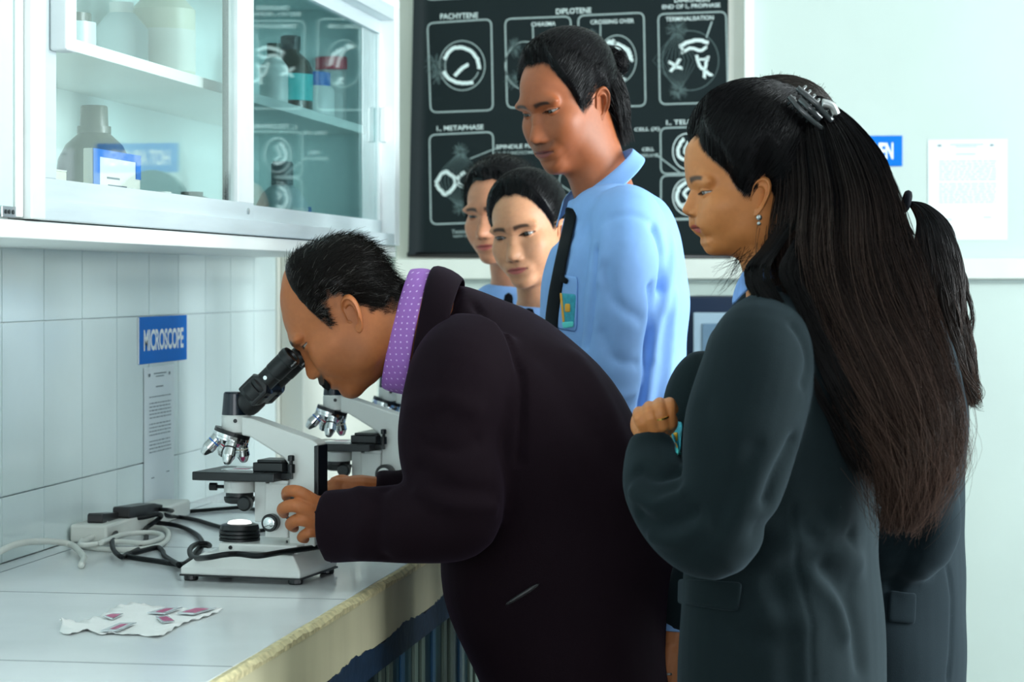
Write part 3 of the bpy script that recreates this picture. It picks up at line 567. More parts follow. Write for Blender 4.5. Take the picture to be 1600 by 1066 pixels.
def plug(label, za_, zb_, w, h, m, X):
    p = onX(za_[0]/2.2857, 700+za_[1]/2.2857, X); q = onX(zb_[0]/2.2857, 700+zb_[1]/2.2857, X); u = q-p; ln = u.length; u.normalize(); v = Vector((0, 0, 1)).cross(u).normalized(); n_ = u.cross(v)
    e = empty('plug', label, 'plug', 'black plugs', loc=p); f = lambda s_, t_, z: p+u*s_+v*t_+n_*z
    MB().prism([(0, .003), (.006, 0), (ln*.75, 0), (ln, h*.25), (ln, h*.75), (ln*.75, h), (.006, h), (0, h-.003)], (-w/2, w/2), fn=lambda s_, z_, t_: f(s_, t_, z_)).build('body', m, e, bevel=.0015)
    MB().prism([(ln-.001, h*.3), (ln+.022, h*.38), (ln+.022, h*.62), (ln-.001, h*.7)], (-w*.2, w*.2), fn=lambda s_, z_, t_: f(s_, t_, z_)).build('strain_relief', m, e)
    MB().box((p.x-.012, p.y+.02, CT+.0345), (p.x+.012, p.y+.045, max(CT+.036, p.z+.004))).build('pins', M_steel, e)
plug('small black plug in the white socket block by the wall', (338, 272), (420, 266), .03, .02, M_blackp, .05)
plug('larger black connector beside the small plug, in front of the notice', (432, 252), (552, 232), .034, .022, M_blackp, .07)
a = z3(300, 318, 0)
e = empty('socket_block', 'white extension socket block at the foot of the tiled wall', 'socket', loc=a)
MB().box((.012, a.y-.1, CT+.0008), (.085, a.y+.42, CT+.034)).build('body', M_cordw, e, bevel=.005)
for k in range(2): MB().lathe([(.016, CT+.0342), (.015, CT+.036)], 18, M=Matrix.Translation((.05, a.y-.04+.14*k, 0))).build('socket_face', M_pwhite, e)
# tissue
M_tis = mat('tissue_paper', L((240, 242, 240)), .8, var=.02, bump=.3, bscale=90)
outl = [(213, 622), (235, 634), (262, 636), (330, 615), (375, 600), (398, 582), (420, 572), (470, 562), (515, 562), (545, 574), (600, 578), (640, 579), (720, 581), (798, 583), (770, 596), (730, 610), (680, 624), (640, 640), (600, 666), (565, 683), (520, 676), (490, 672), (440, 672), (400, 668), (350, 672), (330, 662), (312, 656), (285, 662), (250, 672), (225, 668), (212, 660), (222, 645)]
bm = bmesh.new(); vs = [bm.verts.new(z3(x, y, 0)) for x, y in outl]; f = bm.faces.new(vs); bmesh.ops.triangulate(bm, faces=[f])
for _ in range(4): bmesh.ops.subdivide_edges(bm, edges=[e_ for e_ in bm.edges if e_.calc_length() > .008], cuts=1)
bmesh.ops.triangulate(bm, faces=bm.faces)
bnd = {v for e_ in bm.edges if e_.is_boundary for v in e_.verts}
left = z3(215, 640, 0)
for v in bm.verts:
    x, y = v.co.x, v.co.y; w = .0010+.0006*math.sin(x*120)*math.cos(y*90)+(.0014*(1+math.sin(x*210+y*160)) if v in bnd else 0)
    dl = (v.co-left).length; w += .012*max(0, 1-dl/.035)**1.5
    v.co.z = CT+.0006+w
me = bpy.data.meshes.new('tissue'); bm.to_mesh(me); bm.free()
o = tag(link('tissue', me, M_tis, smooth=True), 'crumpled white tissue on the worktop carrying stained glass slides', 'tissue')
sm_ = o.modifiers.new('thick', 'SOLIDIFY'); sm_.thickness = .0004
slides = [('glass slide with a dark pink smear at the back of the tissue', [(525, 602), (590, 583), (652, 583), (590, 606)], .5), ('glass slide with magenta stain at the right tip of the tissue', [(632, 603), (700, 581), (772, 585), (692, 608)], .8), ('square purple-stained slide in the middle of the tissue', [(555, 616), (600, 612), (624, 633), (580, 638)], .85), ('glass slide with a pink centre at the front of the tissue', [(358, 667), (428, 638), (488, 638), (420, 668)], .45), ('small bright pink slide at the left of the tissue', [(368, 614), (402, 604), (440, 605), (402, 626)], .9)]
for lb, q, cov in slides:
    c = sum((z3(*p, 0) for p in q), Vector())/4; e = empty('microscope_slide', lb, 'slide', 'stained slides on the tissue', loc=(c.x, c.y, CT+.0045))
    P4 = [z3(*p, 0) for p in q]
    if sum((P4[i].x*P4[(i+1) % 4].y-P4[(i+1) % 4].x*P4[i].y) for i in range(4)) < 0: P4 = P4[::-1]
    pl = [(p.x, p.y) for p in P4]
    MB().prism(pl, (CT+.0046, CT+.0056), fn=lambda u, v, w: (u, v, w)).build('glass', M_slide, e)
    pl2 = [(c.x+(u-c.x)*cov*random.uniform(.75, 1), c.y+(v-c.y)*.72*random.uniform(.8, 1)) for u, v in pl]
    MB().prism(pl2, (CT+.0057, CT+.0059), fn=lambda u, v, w: (u, v, w)).build('stain', M_pink, e)
    MB().prism([pl[0], pl[1], (pl[1][0]*.97+pl[2][0]*.03, pl[1][1]*.97+pl[2][1]*.03), (pl[0][0]*.97+pl[3][0]*.03, pl[0][1]*.97+pl[3][1]*.03)], (CT+.0057, CT+.0059), fn=lambda u, v, w: (u, v, w)).build('dark_edge', M_dark, e)
# ================================================================== people
def _ell(p, c, r):
    c = np.array(c); r = np.array(r); q = (p-c)/r; k0 = np.linalg.norm(q, axis=1); k1 = np.linalg.norm((p-c)/(r*r), axis=1)+1e-9
    return k0*(k0-1)/k1
def _smin(a, b, k):
    h = np.clip(.5+.5*(b-a)/k, 0, 1); return b*(1-h)+a*h-k*h*(1-h)
PROF = [(.02, .112), (.0535, .088), (.078, .065), (.089, .045), (.0945, .020), (.0895, .002), (.098, -.018), (.113, -.036), (.115, -.042), (.110, -.048), (.0965, -.053), (.1005, -.062), (.1015, -.067), (.0955, -.0705), (.0985, -.077), (.091, -.0875), (.0945, -.100), (.086, -.113), (.065, -.120)]
HO = np.array((0, 0, -.01))
class Head:
    def __init__(s, px, py, d, yaw, pitch, roll=0, scale=1, prof=None, low=1.0, wide=1.0, jaw=1.0, cran=0, fem=0, neck=None, nr=.054):
        s.fem = fem; s.nk = None
        s.prof = prof or PROF; s.low = low; s.wide = wide; s.jaw = jaw; s.cran = cran; s.scale = scale
        y = math.radians(yaw); p = math.radians(pitch); fh = -FW*math.cos(y)-RT*math.sin(y)
        f = fh*math.cos(p)-UP*math.sin(p); u = fh*math.sin(p)+UP*math.cos(p)
        q = Matrix.Rotation(math.radians(roll), 3, f); u = q @ u; x = f.cross(u)
        M = Matrix((x, f, u)).transposed().to_4x4(); s.f = f; s.u = u; s.x = x
        s.M = Matrix.Translation(W(px, py, d)) @ M @ Matrix.Scale(scale, 4); s.A = np.array(s.M)
        zz = np.array([b for a, b in s.prof]); s.znose = zz[8]; s.zmouth = zz[13]
        if neck is not None:
            b = s.M.inverted() @ Vector(neck); a = Vector((0, -.018, -.015)); b = a+(b-a).normalized()*min((b-a).length, .24); s.nk0 = (np.array(a), np.array(b), nr)
        ang = np.radians(np.linspace(-89, 89, 180)); dirs = np.stack([0*ang, np.cos(ang), np.sin(ang)], 1)
        s._ma = ang; s._mr = s._base(dirs)
        pr = np.array(s.prof)-HO[1:]; pa = np.arctan2(pr[:, 1], pr[:, 0]); rr = np.hypot(pr[:, 0], pr[:, 1]); o = np.argsort(pa)
        # smooth the traced profile a little
        aa = np.linspace(pa.min(), pa.max(), 300); r2 = np.interp(aa, pa[o], rr[o]); ker = np.exp(-np.linspace(-2, 2, 7)**2); ker /= ker.sum()
        r2 = np.convolve(np.pad(r2, 3, mode='edge'), ker, 'valid'); s._pa = aa; s._pr = r2; s.neck_on = neck is not None
    def sdf(s, p):
        pp = p; p = p.copy(); p[:, 2] = np.where(p[:, 2] < 0, p[:, 2]/s.low, p[:, 2]); p[:, 0] = np.abs(p[:, 0])/s.wide
        c = s.cran
        d = _ell(p, (0, -.014, .034+c/2), (.073, .096, .081+c/2))
        d = _smin(d, _ell(p, (0, .026, -.030), (.059, .060, .080)), .03)
        d = _smin(d, _ell(p, (0, .038, -.078), (.044*s.jaw, .047, .040)), .028)
        d = _smin(d, _ell(p, (0, .074, -.100), (.024, .018, .017)), .018)
        d = _smin(d, _ell(p, (.044, .052, -.026), (.020, .026, .022)), .02)
        d = _smin(d, _ell(p, (.047*s.jaw, .006, -.062), (.014, .034, .034)), .034)
        d = _smin(d, _ell(p, (.026, .0765-.004*s.fem, .017), (.030, .011, .010)), .014)
        d = _smin(d, _ell(p, (.030, .062, -.046), (.022, .023, .028)), .022)
        # eye sockets
        k = _ell(p, (.033, .100, -.001), (.020, .016, .012)); d = -_smin(-d, k, .012)
        nz = s.znose/s.low
        if s.nk:
            a, b, r = s.nk; ab = b-a; t = np.clip(((pp-a) @ ab)/(ab @ ab), 0, 1); d = _smin(d, np.linalg.norm((pp-(a+t[:, None]*ab))*np.array((1, .9, 1)), axis=1)-r, .022)
        d = _smin(d, _ell(p, (.0145, .0815, nz-.0045), (.0072, .0110, .0072)), .004)
        d = _smin(d, _ell(p, (0, .082, s.zmouth/s.low), (.030, .016, .020)), .014)
        return d
    def _base(s, dirs, neck=False):
        lo = np.full(len(dirs), .03); hi = np.full(len(dirs), .32 if neck else .2); s.nk = s.nk0 if neck else None
        for _ in range(16):
            mid = (lo+hi)/2; ins = s.sdf(HO+dirs*mid[:, None]) < 0; lo = np.where(ins, mid, lo); hi = np.where(ins, hi, mid)
        return (lo+hi)/2
    def R(s, dirs):
        r = s._base(dirs); p = HO+dirs*r[:, None]; ph = np.arctan2(dirs[:, 2], np.hypot(dirs[:, 1], dirs[:, 0]*.35)); inr = (ph > s._pa[0]) & (ph < s._pa[-1])
        dl = np.interp(ph, s._pa, s._pr)-np.interp(ph, s._ma, s._mr)
        edge = np.clip(np.minimum(ph-s._pa[0], s._pa[-1]-ph)/.25, 0, 1); l = s.low
        w = np.interp(p[:, 2], [-.118*l, -.095*l, -.073*l, -.056*l, -.046*l, -.02*l, .006, .022, .05, .11], [.034, .024, .026, .019, .0150, .0108, .0092, .03, .055, .07])
        front = np.clip(dirs[:, 1]/.35, 0, 1)
        ex = np.maximum(s._base(dirs, True)-r, 0) if s.neck_on else 0
        return r+dl*np.exp(-np.abs(p[:, 0]/w)**2.2)*edge*front*inr+ex
    def Rf(s, dirs):
        if not hasattr(s, '_tab'):
            e = np.linspace(-math.pi/2, math.pi/2, 121); a = np.linspace(-math.pi, math.pi, 241); E, A = np.meshgrid(e, a, indexing='ij'); E = E.ravel(); A = A.ravel()
            s._tab = s.R(np.stack([np.cos(E)*np.sin(A), np.cos(E)*np.cos(A), np.sin(E)], 1)).reshape(121, 241)
        e = (np.arcsin(np.clip(dirs[:, 2], -1, 1))/math.pi+.5)*120; a = (np.arctan2(dirs[:, 0], dirs[:, 1])/math.pi+1)*120
        i = np.clip(e.astype(int), 0, 119); j = np.clip(a.astype(int), 0, 239); u = e-i; v = a-j; T = s._tab
        return T[i, j]*(1-u)*(1-v)+T[i+1, j]*u*(1-v)+T[i, j+1]*(1-u)*v+T[i+1, j+1]*u*v
    def P(s, dirs, off=0, exact=False): return HO+dirs*((s.R if exact else s.Rf)(dirs)+off)[:, None]
    def world(s, p): return p @ s.A[:3, :3].T+s.A[:3, 3]
def lerpc(a, b, t): return a*(1-t[:, None])+np.array(b)[None]*t[:, None]
def sst(a, b, x): t = np.clip((x-a)/(b-a), 0, 1); return t*t*(3-2*t)
class NP:
    def __init__(s): s.V = []; s.F = []; s.C = []; s.K = []; s.n = 0
    def add(s, v, f, c, k=0):
        v = np.asarray(v, float); c = np.asarray(c, float); c = np.tile(c, (len(v), 1)) if c.ndim == 1 else c
        s.V.append(v); s.C.append(c); s.F.append(np.asarray(f)+s.n); s.K.append(np.full(len(f), k)); s.n += len(v); return s
    def build(s, name, mats, parent=None):
        V = np.concatenate(s.V); C = np.concatenate(s.C); me = bpy.data.meshes.new(name)
        li = np.concatenate([f.ravel() for f in s.F]); lt = np.concatenate([np.full(len(f), f.shape[1]) for f in s.F]); ls = np.concatenate([[0], np.cumsum(lt)[:-1]])
        me.vertices.add(len(V)); me.vertices.foreach_set('co', V.ravel()); me.loops.add(len(li)); me.loops.foreach_set('vertex_index', li.astype(np.int32))
        me.polygons.add(len(lt)); me.polygons.foreach_set('loop_start', ls.astype(np.int32)); me.polygons.foreach_set('loop_total', lt.astype(np.int32))
        me.polygons.foreach_set('material_index', np.concatenate(s.K).astype(np.int32)); me.polygons.foreach_set('use_smooth', np.ones(len(lt), bool))
        me.update(calc_edges=True); at = me.color_attributes.new('Col', 'FLOAT_COLOR', 'POINT'); at.data.foreach_set('color', np.concatenate([C, np.ones((len(C), 1))], 1).ravel().astype(np.float32))
        me.validate(); return link(name, me, mats, parent)
def gridf(n, m, wrap=True):   # n rows, m columns
    i, j = np.meshgrid(np.arange(n-1), np.arange(m if wrap else m-1), indexing='ij'); j2 = (j+1) % m
    return np.stack([i*m+j, i*m+j2, (i+1)*m+j2, (i+1)*m+j], -1).reshape(-1, 4)
M_skin = mat('skin', (.4, .2, .1), .48, attr=True, var=.06, vscale=120, sss=.12, spec=.4, bump=.05, bscale=900)
M_eye = mat('eye', (.7, .7, .7), .08, attr=True, spec=.6, var=.01); M_hair = mat('hair', (.01, .01, .01), .27, attr=True, var=.1, vscale=300, spec=.12)
def head_mesh(np_, H, skin, lips, brow=(.01, .008, .007), na=320, ne=220, hu=.0018, hl=.0036, gaze=-.1, gx=0, must=0, stub=0, beardc=(.02, .015, .012), wide_eye=.0148, ear_y=0, browth=.0042, browz=.019, scalp=None):
    t = (np.arange(na)+.5)/na*2-1; az = math.pi*(.42*t+.58*t**3); t2 = np.linspace(-1, 1, ne); el = math.pi/2*.999*(.55*t2+.45*t2**3)
    E, A = np.meshgrid(el, az, indexing='ij'); E = E.ravel(); A = A.ravel()
    dirs = np.stack([np.cos(E)*np.sin(A), np.cos(E)*np.cos(A), np.sin(E)], 1); p = H.P(dirs, exact=True); l = H.low; zm = H.zmouth
    col = np.tile(np.array(skin), (len(p), 1)); x, y, z = p.T; ax = np.abs(x); fr = y > .03
    # pigment: lips, brows, beard shadow; mouth line and nostrils are painted shade
    mw = .0245; q = np.clip(1-(x/mw)**2, 0, 1); up = zm+.0075*q*(1-.25*np.exp(-(x/.004)**2)); dn = zm-.0095*q
    inl = sst(0, .0015, np.minimum(up-z, z-dn))*(ax < mw)*fr; col = lerpc(col, lips, inl*.85)
    col = lerpc(col, np.array(lips)*.25, np.exp(-((z-zm)/.0011)**2)*(ax < mw)*fr*.85)
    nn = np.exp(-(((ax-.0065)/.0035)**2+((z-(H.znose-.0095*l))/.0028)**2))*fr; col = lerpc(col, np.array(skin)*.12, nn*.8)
    bx = (ax-.009)/.043; bz = browz-.003+.006*np.sin(np.clip(bx, 0, 1)*2.2)-.0075*np.clip(bx, 0, 1)**2; th = browth*(1-.6*np.clip(bx, 0, 1))+.0008
    bm_ = np.exp(-((z-bz)/th)**4)*sst(-.06, .1, bx)*(1-sst(.68, .86, bx))*fr; col = lerpc(col, brow, bm_*.9)
    if must:
        mm = sst(zm+.002, zm+.006, z)*(1-sst(H.znose-.012*l, H.znose-.004*l, z))*(1-sst(.022, .032, ax+(zm+.012-z)*.6))*fr; col = lerpc(col, beardc, mm*must); y = y+mm*.003*(must > .6)
    if stub:
        bb = (1-sst(-.055*l, -.035*l, z-.25*(ax-.03)))*sst(-.01, .02, y)*(1-inl); col = lerpc(col, beardc, bb*stub)
    # mouth crease, philtrum
    y = y-.0022*np.exp(-((z-zm)/.0013)**2)*(ax < mw)*fr-.0008*np.exp(-(x/.0025)**2-((z-(zm+.013*l))/.006)**2)*fr
    # eyes
    W2 = wide_eye
    for sg in (-1, 1):
        cx = .0315*sg*H.wide; sel = fr & (np.abs(x-cx) < .006) & (np.abs(z) < .006); yf = p[sel, 1].mean(); rb = .0122; yc = yf-.0098
        dx = x-cx; r2 = dx*dx+z*z; lid = yc+np.sqrt(np.clip((rb+.0016)**2-r2, 0, None)); ys = yc+np.sqrt(np.clip(rb**2-r2, 0, None)); near = fr & (r2 < .0138**2)
        y = np.where(near, np.maximum(y, lid), y)
        k = np.clip(1-(dx/W2)**2, 0, 1); tilt = .0012*(dx*sg)/W2; zu = hu*k+tilt+.0006*k; zl = -hl*k+tilt
        ins = fr & (np.abs(dx) < W2) & (z < zu) & (z > zl); y = np.where(ins, np.minimum(y, ys)-.0035, y)
        lash = np.exp(-((z-zu-.0004)/.0011)**2)*(np.abs(dx) < W2*1.05)*fr; col = lerpc(col, (.012, .009, .008), lash*.95)
        lash = np.exp(-((z-zl+.0004)/.0008)**2)*(np.abs(dx) < W2)*fr; col = lerpc(col, np.array(skin)*.35, lash*.6)
        cr = np.exp(-((z-zu-.0055*k-.001)/.0012)**2)*(np.abs(dx) < W2*1.05)*fr; y = y-.0009*cr
        # eyeball
        n1, n2 = 24, 24; tt = np.linspace(0, math.pi, n1); pp = np.arange(n2)/n2*2*math.pi; T, Q = np.meshgrid(tt, pp, indexing='ij'); T = T.ravel(); Q = Q.ravel()
        g = np.array((gx, math.cos(gaze), math.sin(gaze))); g /= np.linalg.norm(g); a = np.cross(g, (0, 0, 1)); a /= np.linalg.norm(a); b = np.cross(a, g)
        ev = np.array((cx, yc, 0))+rb*(np.cos(T)[:, None]*g+np.sin(T)[:, None]*(np.cos(Q)[:, None]*a+np.sin(Q)[:, None]*b))
        ec = np.where((T < .58)[:, None], np.array((.02, .011, .007)), np.array((.30, .27, .25))); np_.add(H.world(ev), gridf(n1, n2), ec, 1)
    p = np.stack([x, y, z], 1)
    if scalp is not None: col = scalp(p, col)
    np_.add(H.world(p), gridf(ne, na), col, 0)
    # ears
    O = np.array([(1, 9), (3, 20), (10, 28), (19, 30), (27, 25), (31, 14), (30, 2), (26, -10), (20, -20), (13, -29), (6, -31), (2, -26), (1, -16), (-1.5, -5)])/1000.
    n = 44; tt = np.linspace(0, len(O), n, endpoint=False); i0 = tt.astype(int); f = (tt-i0)[:, None]; g0, g1, g2, g3 = (O[(i0+k) % len(O)] for k in (-1, 0, 1, 2))
    B = .5*(2*g1+(g2-g0)*f+(2*g0-5*g1+4*g2-g3)*f*f+(3*g1-g0-3*g2+g3)*f**3); c = np.array((.012, -.002)); rings = np.linspace(0.02, 1, 16); pts = []; hs = []
    for r in rings:
        q = c+(B-c)*r; an = np.arctan2(B[:, 1]-c[1], B[:, 0]-c[0]); back = sst(-.2, .5, np.cos(an)+.35*np.sin(an)); top = sst(-.6, .2, np.sin(an)); rim = np.maximum(back, top)*sst(-.028, -.012, B[:, 1])
        h = .0075*np.exp(-((r-.88)/.10)**2)*rim+.0042*np.exp(-((r-.58)/.12)**2)*back*top-.0105*(1-sst(.25, .62, r))+.0035*np.exp(-((q[:, 0]-.002)/.004)**2-((q[:, 1]+.006)/.006)**2)-.002*sst(.95, 1, r)
        h = np.where(q[:, 1] < -.018, h*.4+.0015, h); pts.append(q); hs.append(h)
    pts = np.concatenate(pts); hs = np.concatenate(hs); nr = len(rings)
    back_pts = pts.reshape(nr, n, 2)[::-1].reshape(-1, 2); bh = (hs.reshape(nr, n)[::-1]*.3-.004).reshape(-1)
    PT = np.concatenate([pts, back_pts]); HS = np.concatenate([hs, bh])
    for sg in (-1, 1):
        bas = H.P(np.array([[sg*.98, -.12, -.08]]))[0]; bas = np.array((bas[0]*.955, -.004+ear_y, -.016*l-.002)); co, so = math.cos(.42), math.sin(.42); bk = np.array((sg*so, -co, 0)); out = np.array((sg*co, so, 0)); tl = .2; upv = np.array((0, -math.sin(tl), math.cos(tl)))
        v = bas+PT[:, :1]*bk+PT[:, 1:]*upv+HS[:, None]*out; fcs = gridf(2*nr, n); fcs = fcs if sg < 0 else fcs[:, ::-1]
        ecol = np.tile(np.array(skin)*1.03, (len(v), 1)); dk = np.concatenate([np.exp(-((pts[:, 0]-.007)/.004)**2-((pts[:, 1]+.001)/.005)**2), np.zeros(len(back_pts))]); ecol = lerpc(ecol, np.array(skin)*.15, dk*.85)  # ear hollow darkened, its shade put into the skin colour
        np_.add(H.world(v), fcs, ecol, 0)
def strands(np_, P, rad, col, k=0, taper=True, root=1.0):
    # P (S,N,3) -> three-sided tubes
    S, N, _ = P.shape; T = np.gradient(P, axis=1); T /= np.linalg.norm(T, axis=2, keepdims=True)+1e-9
    ref = np.array((.3, .5, .81)); A = np.cross(T, ref); A /= np.linalg.norm(A, axis=2, keepdims=True)+1e-9; B = np.cross(T, A)
    rr = rad*(np.linspace(root, .35 if root == 1 else 1, N) if taper else np.ones(N)); V = []
    for q in range(3):
        a = q*2*math.pi/3; V.append(P+(A*math.cos(a)+B*math.sin(a))*rr[None, :, None])
    V = np.stack(V, 2); s_, i_, q_ = np.meshgrid(np.arange(S), np.arange(N-1), np.arange(3), indexing='ij'); q2 = (q_+1) % 3
    F = np.stack([(s_*N+i_)*3+q_, (s_*N+i_)*3+q2, (s_*N+i_+1)*3+q2, (s_*N+i_+1)*3+q_], -1).reshape(-1, 4)
    col = np.asarray(col, float)
    if col.ndim == 1: C = np.tile(col, (S*N*3, 1))
    else: C = np.repeat(col.reshape(S*N, 3), 3, axis=0)
    np_.add(V.reshape(-1, 3), F, C, k)
def hairz(table, nz=.0012):
    a = np.radians([q[0] for q in table]); zz = [q[1] for q in table]
    return lambda p: p[:, 2]-np.interp(np.arctan2(np.abs(p[:, 0]), p[:, 1]), a, zz)+nz*np.sin(p[:, 0]*310+p[:, 1]*190)*np.sin(p[:, 2]*260+p[:, 1]*120)
def fib(n):
    i = np.arange(n)+.5; ph = np.arccos(1-2*i/n); th = math.pi*(1+5**.5)*i
    return np.stack([np.cos(th)*np.sin(ph), np.sin(th)*np.sin(ph), np.cos(ph)], 1)
def cap(np_, H, hz, thick, col, soft=.012, na=140, ne=110):
    az = np.arange(na)/na*2*math.pi-math.pi; el = np.linspace(-1.35, 1.569, ne); E, A = np.meshgrid(el, az, indexing='ij'); E = E.ravel(); A = A.ravel()
    dirs = np.stack([np.cos(E)*np.sin(A), np.cos(E)*np.cos(A), np.sin(E)], 1); p = H.P(dirs); m = hz(p); t = sst(-.001, soft, m); th = thick(p, dirs) if callable(thick) else thick
    off = np.where(m > -.006, -.002+(th+.002)*t, -.006); v = HO+dirs*(H.Rf(dirs)+off)[:, None]; F = gridf(ne, na); keep = (m[F] > -.008).any(1)
    np_.add(H.world(v), F[keep], col, 0)
def comb(H, D0, D1, lift, n=14, jit=.0015, over=1.0, rng=None):
    # strands combed over the scalp from directions D0 to D1 (S,3)
    t = np.linspace(0, over, n); om = np.arccos(np.clip((D0*D1).sum(1), -.999, .999)); so = np.sin(om)
    P = []
    for tt in t:
        d = (np.sin((1-tt)*om)/so)[:, None]*D0+(np.sin(tt*om)/so)[:, None]*D1; d /= np.linalg.norm(d, axis=1, keepdims=True); lf = lift(d, tt) if callable(lift) else lift
        P.append(HO+d*(H.Rf(d)+lf)[:, None])
    P = np.stack(P, 1); P += rng.normal(0, jit, P.shape)*np.linspace(.3, 1, n)[None, :, None]
    S = P.shape
    return H.world(P.reshape(-1, 3)).reshape(S)
# ---- lofted, remeshed bodies and clothes
def loft(mb, secs, side, n=24, sub=5, e=2.0):
    # secs: (point, a, b); a along `side`, b across
    pts = [Vector(s[0]) for s in secs]; ab = [Vector((s[1], s[2], 0)) for s in secs]; P = spline(pts, sub); Q = spline(ab, sub); vs = []; fs = []; N = len(P); side = Vector(side)
    for i, p in enumerate(P):
        t = (P[min(i+1, N-1)]-P[max(i-1, 0)]).normalized(); A = (side-t*side.dot(t)).normalized(); B = t.cross(A)
        for k in range(n):
            q = 2*math.pi*k/n; c, s_ = math.cos(q), math.sin(q); c = math.copysign(abs(c)**(2/e), c); s_ = math.copysign(abs(s_)**(2/e), s_); vs.append(p+A*c*Q[i].x+B*s_*Q[i].y)
    for j in range(N-1):
        for k in range(n):
            k2 = (k+1) % n; fs.append((j*n+k, j*n+k2, (j+1)*n+k2, (j+1)*n+k))
    fs.append(tuple(range(n))[::-1]); fs.append(tuple((N-1)*n+k for k in range(n))); mb.add(vs, fs); return mb
def ball(mb, c, r, M=None, n=16):
    prof = [(math.sin(math.pi*i/n), -math.cos(math.pi*i/n)) for i in range(1, n)]; T = Matrix.Translation(Vector(c)) @ (M or Matrix.Identity(4)) @ Matrix.Diagonal((*(r if isinstance(r, (tuple, list)) else (r, r, r)), 1)); return mb.lathe(prof, 20, M=T)
def remesh(mb, voxel, it=6, fac=.5):
    me = mb.mesh('tmp'); bm = bmesh.new(); bm.from_mesh(me); bmesh.ops.recalc_face_normals(bm, faces=bm.faces); bm.to_mesh(me); bm.free()
    o = bpy.data.objects.new('tmp', me); COL.objects.link(o)
    r = o.modifiers.new('r', 'REMESH'); r.mode = 'VOXEL'; r.voxel_size = voxel
    if it: s = o.modifiers.new('s', 'SMOOTH'); s.factor = fac; s.iterations = it
    bpy.context.view_layer.update(); m2 = bpy.data.meshes.new_from_object(o.evaluated_get(bpy.context.evaluated_depsgraph_get()))
    bpy.data.objects.remove(o); bpy.data.meshes.remove(me)
    V = np.empty(len(m2.vertices)*3); m2.vertices.foreach_get('co', V); V = V.reshape(-1, 3); N = np.empty(len(V)*3); m2.vertices.foreach_get('normal', N); N = N.reshape(-1, 3)
    F = np.array([tuple(p.vertices) if len(p.vertices) == 4 else (*p.vertices, p.vertices[2]) for p in m2.polygons]); bpy.data.meshes.remove(m2)
    return V, N, F
def segdist(V, pts):
    best = np.full(len(V), 1e9); P = [np.array(p) for p in pts]
    for a, b in zip(P[:-1], P[1:]):
        ab = b-a; t = np.clip(((V-a) @ ab)/(ab @ ab+1e-12), 0, 1); best = np.minimum(best, np.linalg.norm(V-(a+t[:, None]*ab), axis=1))
    return best
def folds(V, N, lst):
    D = np.zeros(len(V))
    for pts, w, dep in lst:
        d = segdist(V, spline(pts, 5) if len(pts) > 2 else pts); D += dep*np.exp(-(d/w)**2)
    return V+N*D[:, None]
def wob(V, N, amp, fr, seed=0):
    r = np.random.RandomState(seed); D = np.zeros(len(V))
    for _ in range(7):
        k = r.normal(0, fr, 3); D += np.sin(V @ k+r.uniform(0, 6.28))
    return V+N*(amp*D/2.6)[:, None]
def cloth(name, V, F, material, parent):
    me = bpy.data.meshes.new(name); me.from_pydata(V.tolist(), [], [tuple(dict.fromkeys(f)) for f in F.tolist()]); me.update()
    return link(name, me, material, parent, smooth=True)
def band(name, rowsP, material, parent, thick=.003, closed=False):
    # rowsP: list of polylines (same count); a sheet with thickness
    n = len(rowsP[0]); mb = MB(); mb.v = [tuple(p) for r in rowsP for p in r]
    for i in range(len(rowsP)-1):
        for j in range(n if closed else n-1): j2 = (j+1) % n; mb.f.append((i*n+j, i*n+j2, (i+1)*n+j2, (i+1)*n+j)); mb.m.append(0)
    o = mb.build(name, material, parent, smooth=True); s = o.modifiers.new('t', 'SOLIDIFY'); s.thickness = thick; s.offset = 0; b = o.modifiers.new('sub', 'SUBSURF'); b.levels = 1; b.render_levels = 1
    return o
def hand(np_, chains, skin, voxel=.0022, nails=None):
    mb = MB()
    for pts, rad in chains:
        P = spline(pts, 4); n = len(P); R = list(np.interp(np.linspace(0, len(rad)-1, n), range(len(rad)), rad)); mb.tube(P, R, 12)
        ball(mb, P[-1], R[-1], n=8); ball(mb, P[0], R[0], n=8)
    V, N, F = remesh(mb, voxel, 4); np_.add(V, F, skin, 0); return V
def palm(mbpts): pass
M_trou = mat('dark_trousers', L((26, 28, 36)), .8, var=.08, vscale=60); M_shoe = mat('black_shoe', (.012, .011, .010), .3, var=.08)
def legs(person, hipL, hipR, fwd, material=None, kneel=0):
    fwd = Vector(fwd); fwd.z = 0; fwd.normalize()
    side = fwd.cross(UP)
    mb = MB(); mid = (hipL+hipR)/2; loft(mb, [(mid+UP*.12, .15, .115), (mid+UP*.02, .165, .125), (mid-UP*.08, .15, .115)], side)
    feet = []
    for h in (hipL, hipR):
        k = Vector((h.x, h.y, .47))+fwd*.03; f = Vector((h.x, h.y, .07))-fwd*.02; loft(mb, [(h+UP*.03, .085, .1), (h-UP*.1, .085, .095), (k+UP*.02, .062, .066), (f+UP*.2, .055, .06), (f, .055, .06)], side); feet.append(f)
    V, N, F = remesh(mb, .012, 4); V = wob(V, N, .003, 25, 3); cloth('trousers', V, F, material or M_trou, person)
    for f in feet:
        b = Vector((f.x, f.y, 0)); m = MB(); loft(m, [(b-fwd*.075+UP*.045, .03, .04), (b-fwd*.03+UP*.05, .04, .05), (b+fwd*.06+UP*.042, .044, .042), (b+fwd*.14+UP*.032, .045, .032), (b+fwd*.195+UP*.022, .025, .018)], side, e=2.4); V, N, F = remesh(m, .006, 2); V[:, 2] = np.maximum(V[:, 2], .001); cloth('shoe', V, F, M_shoe, person)

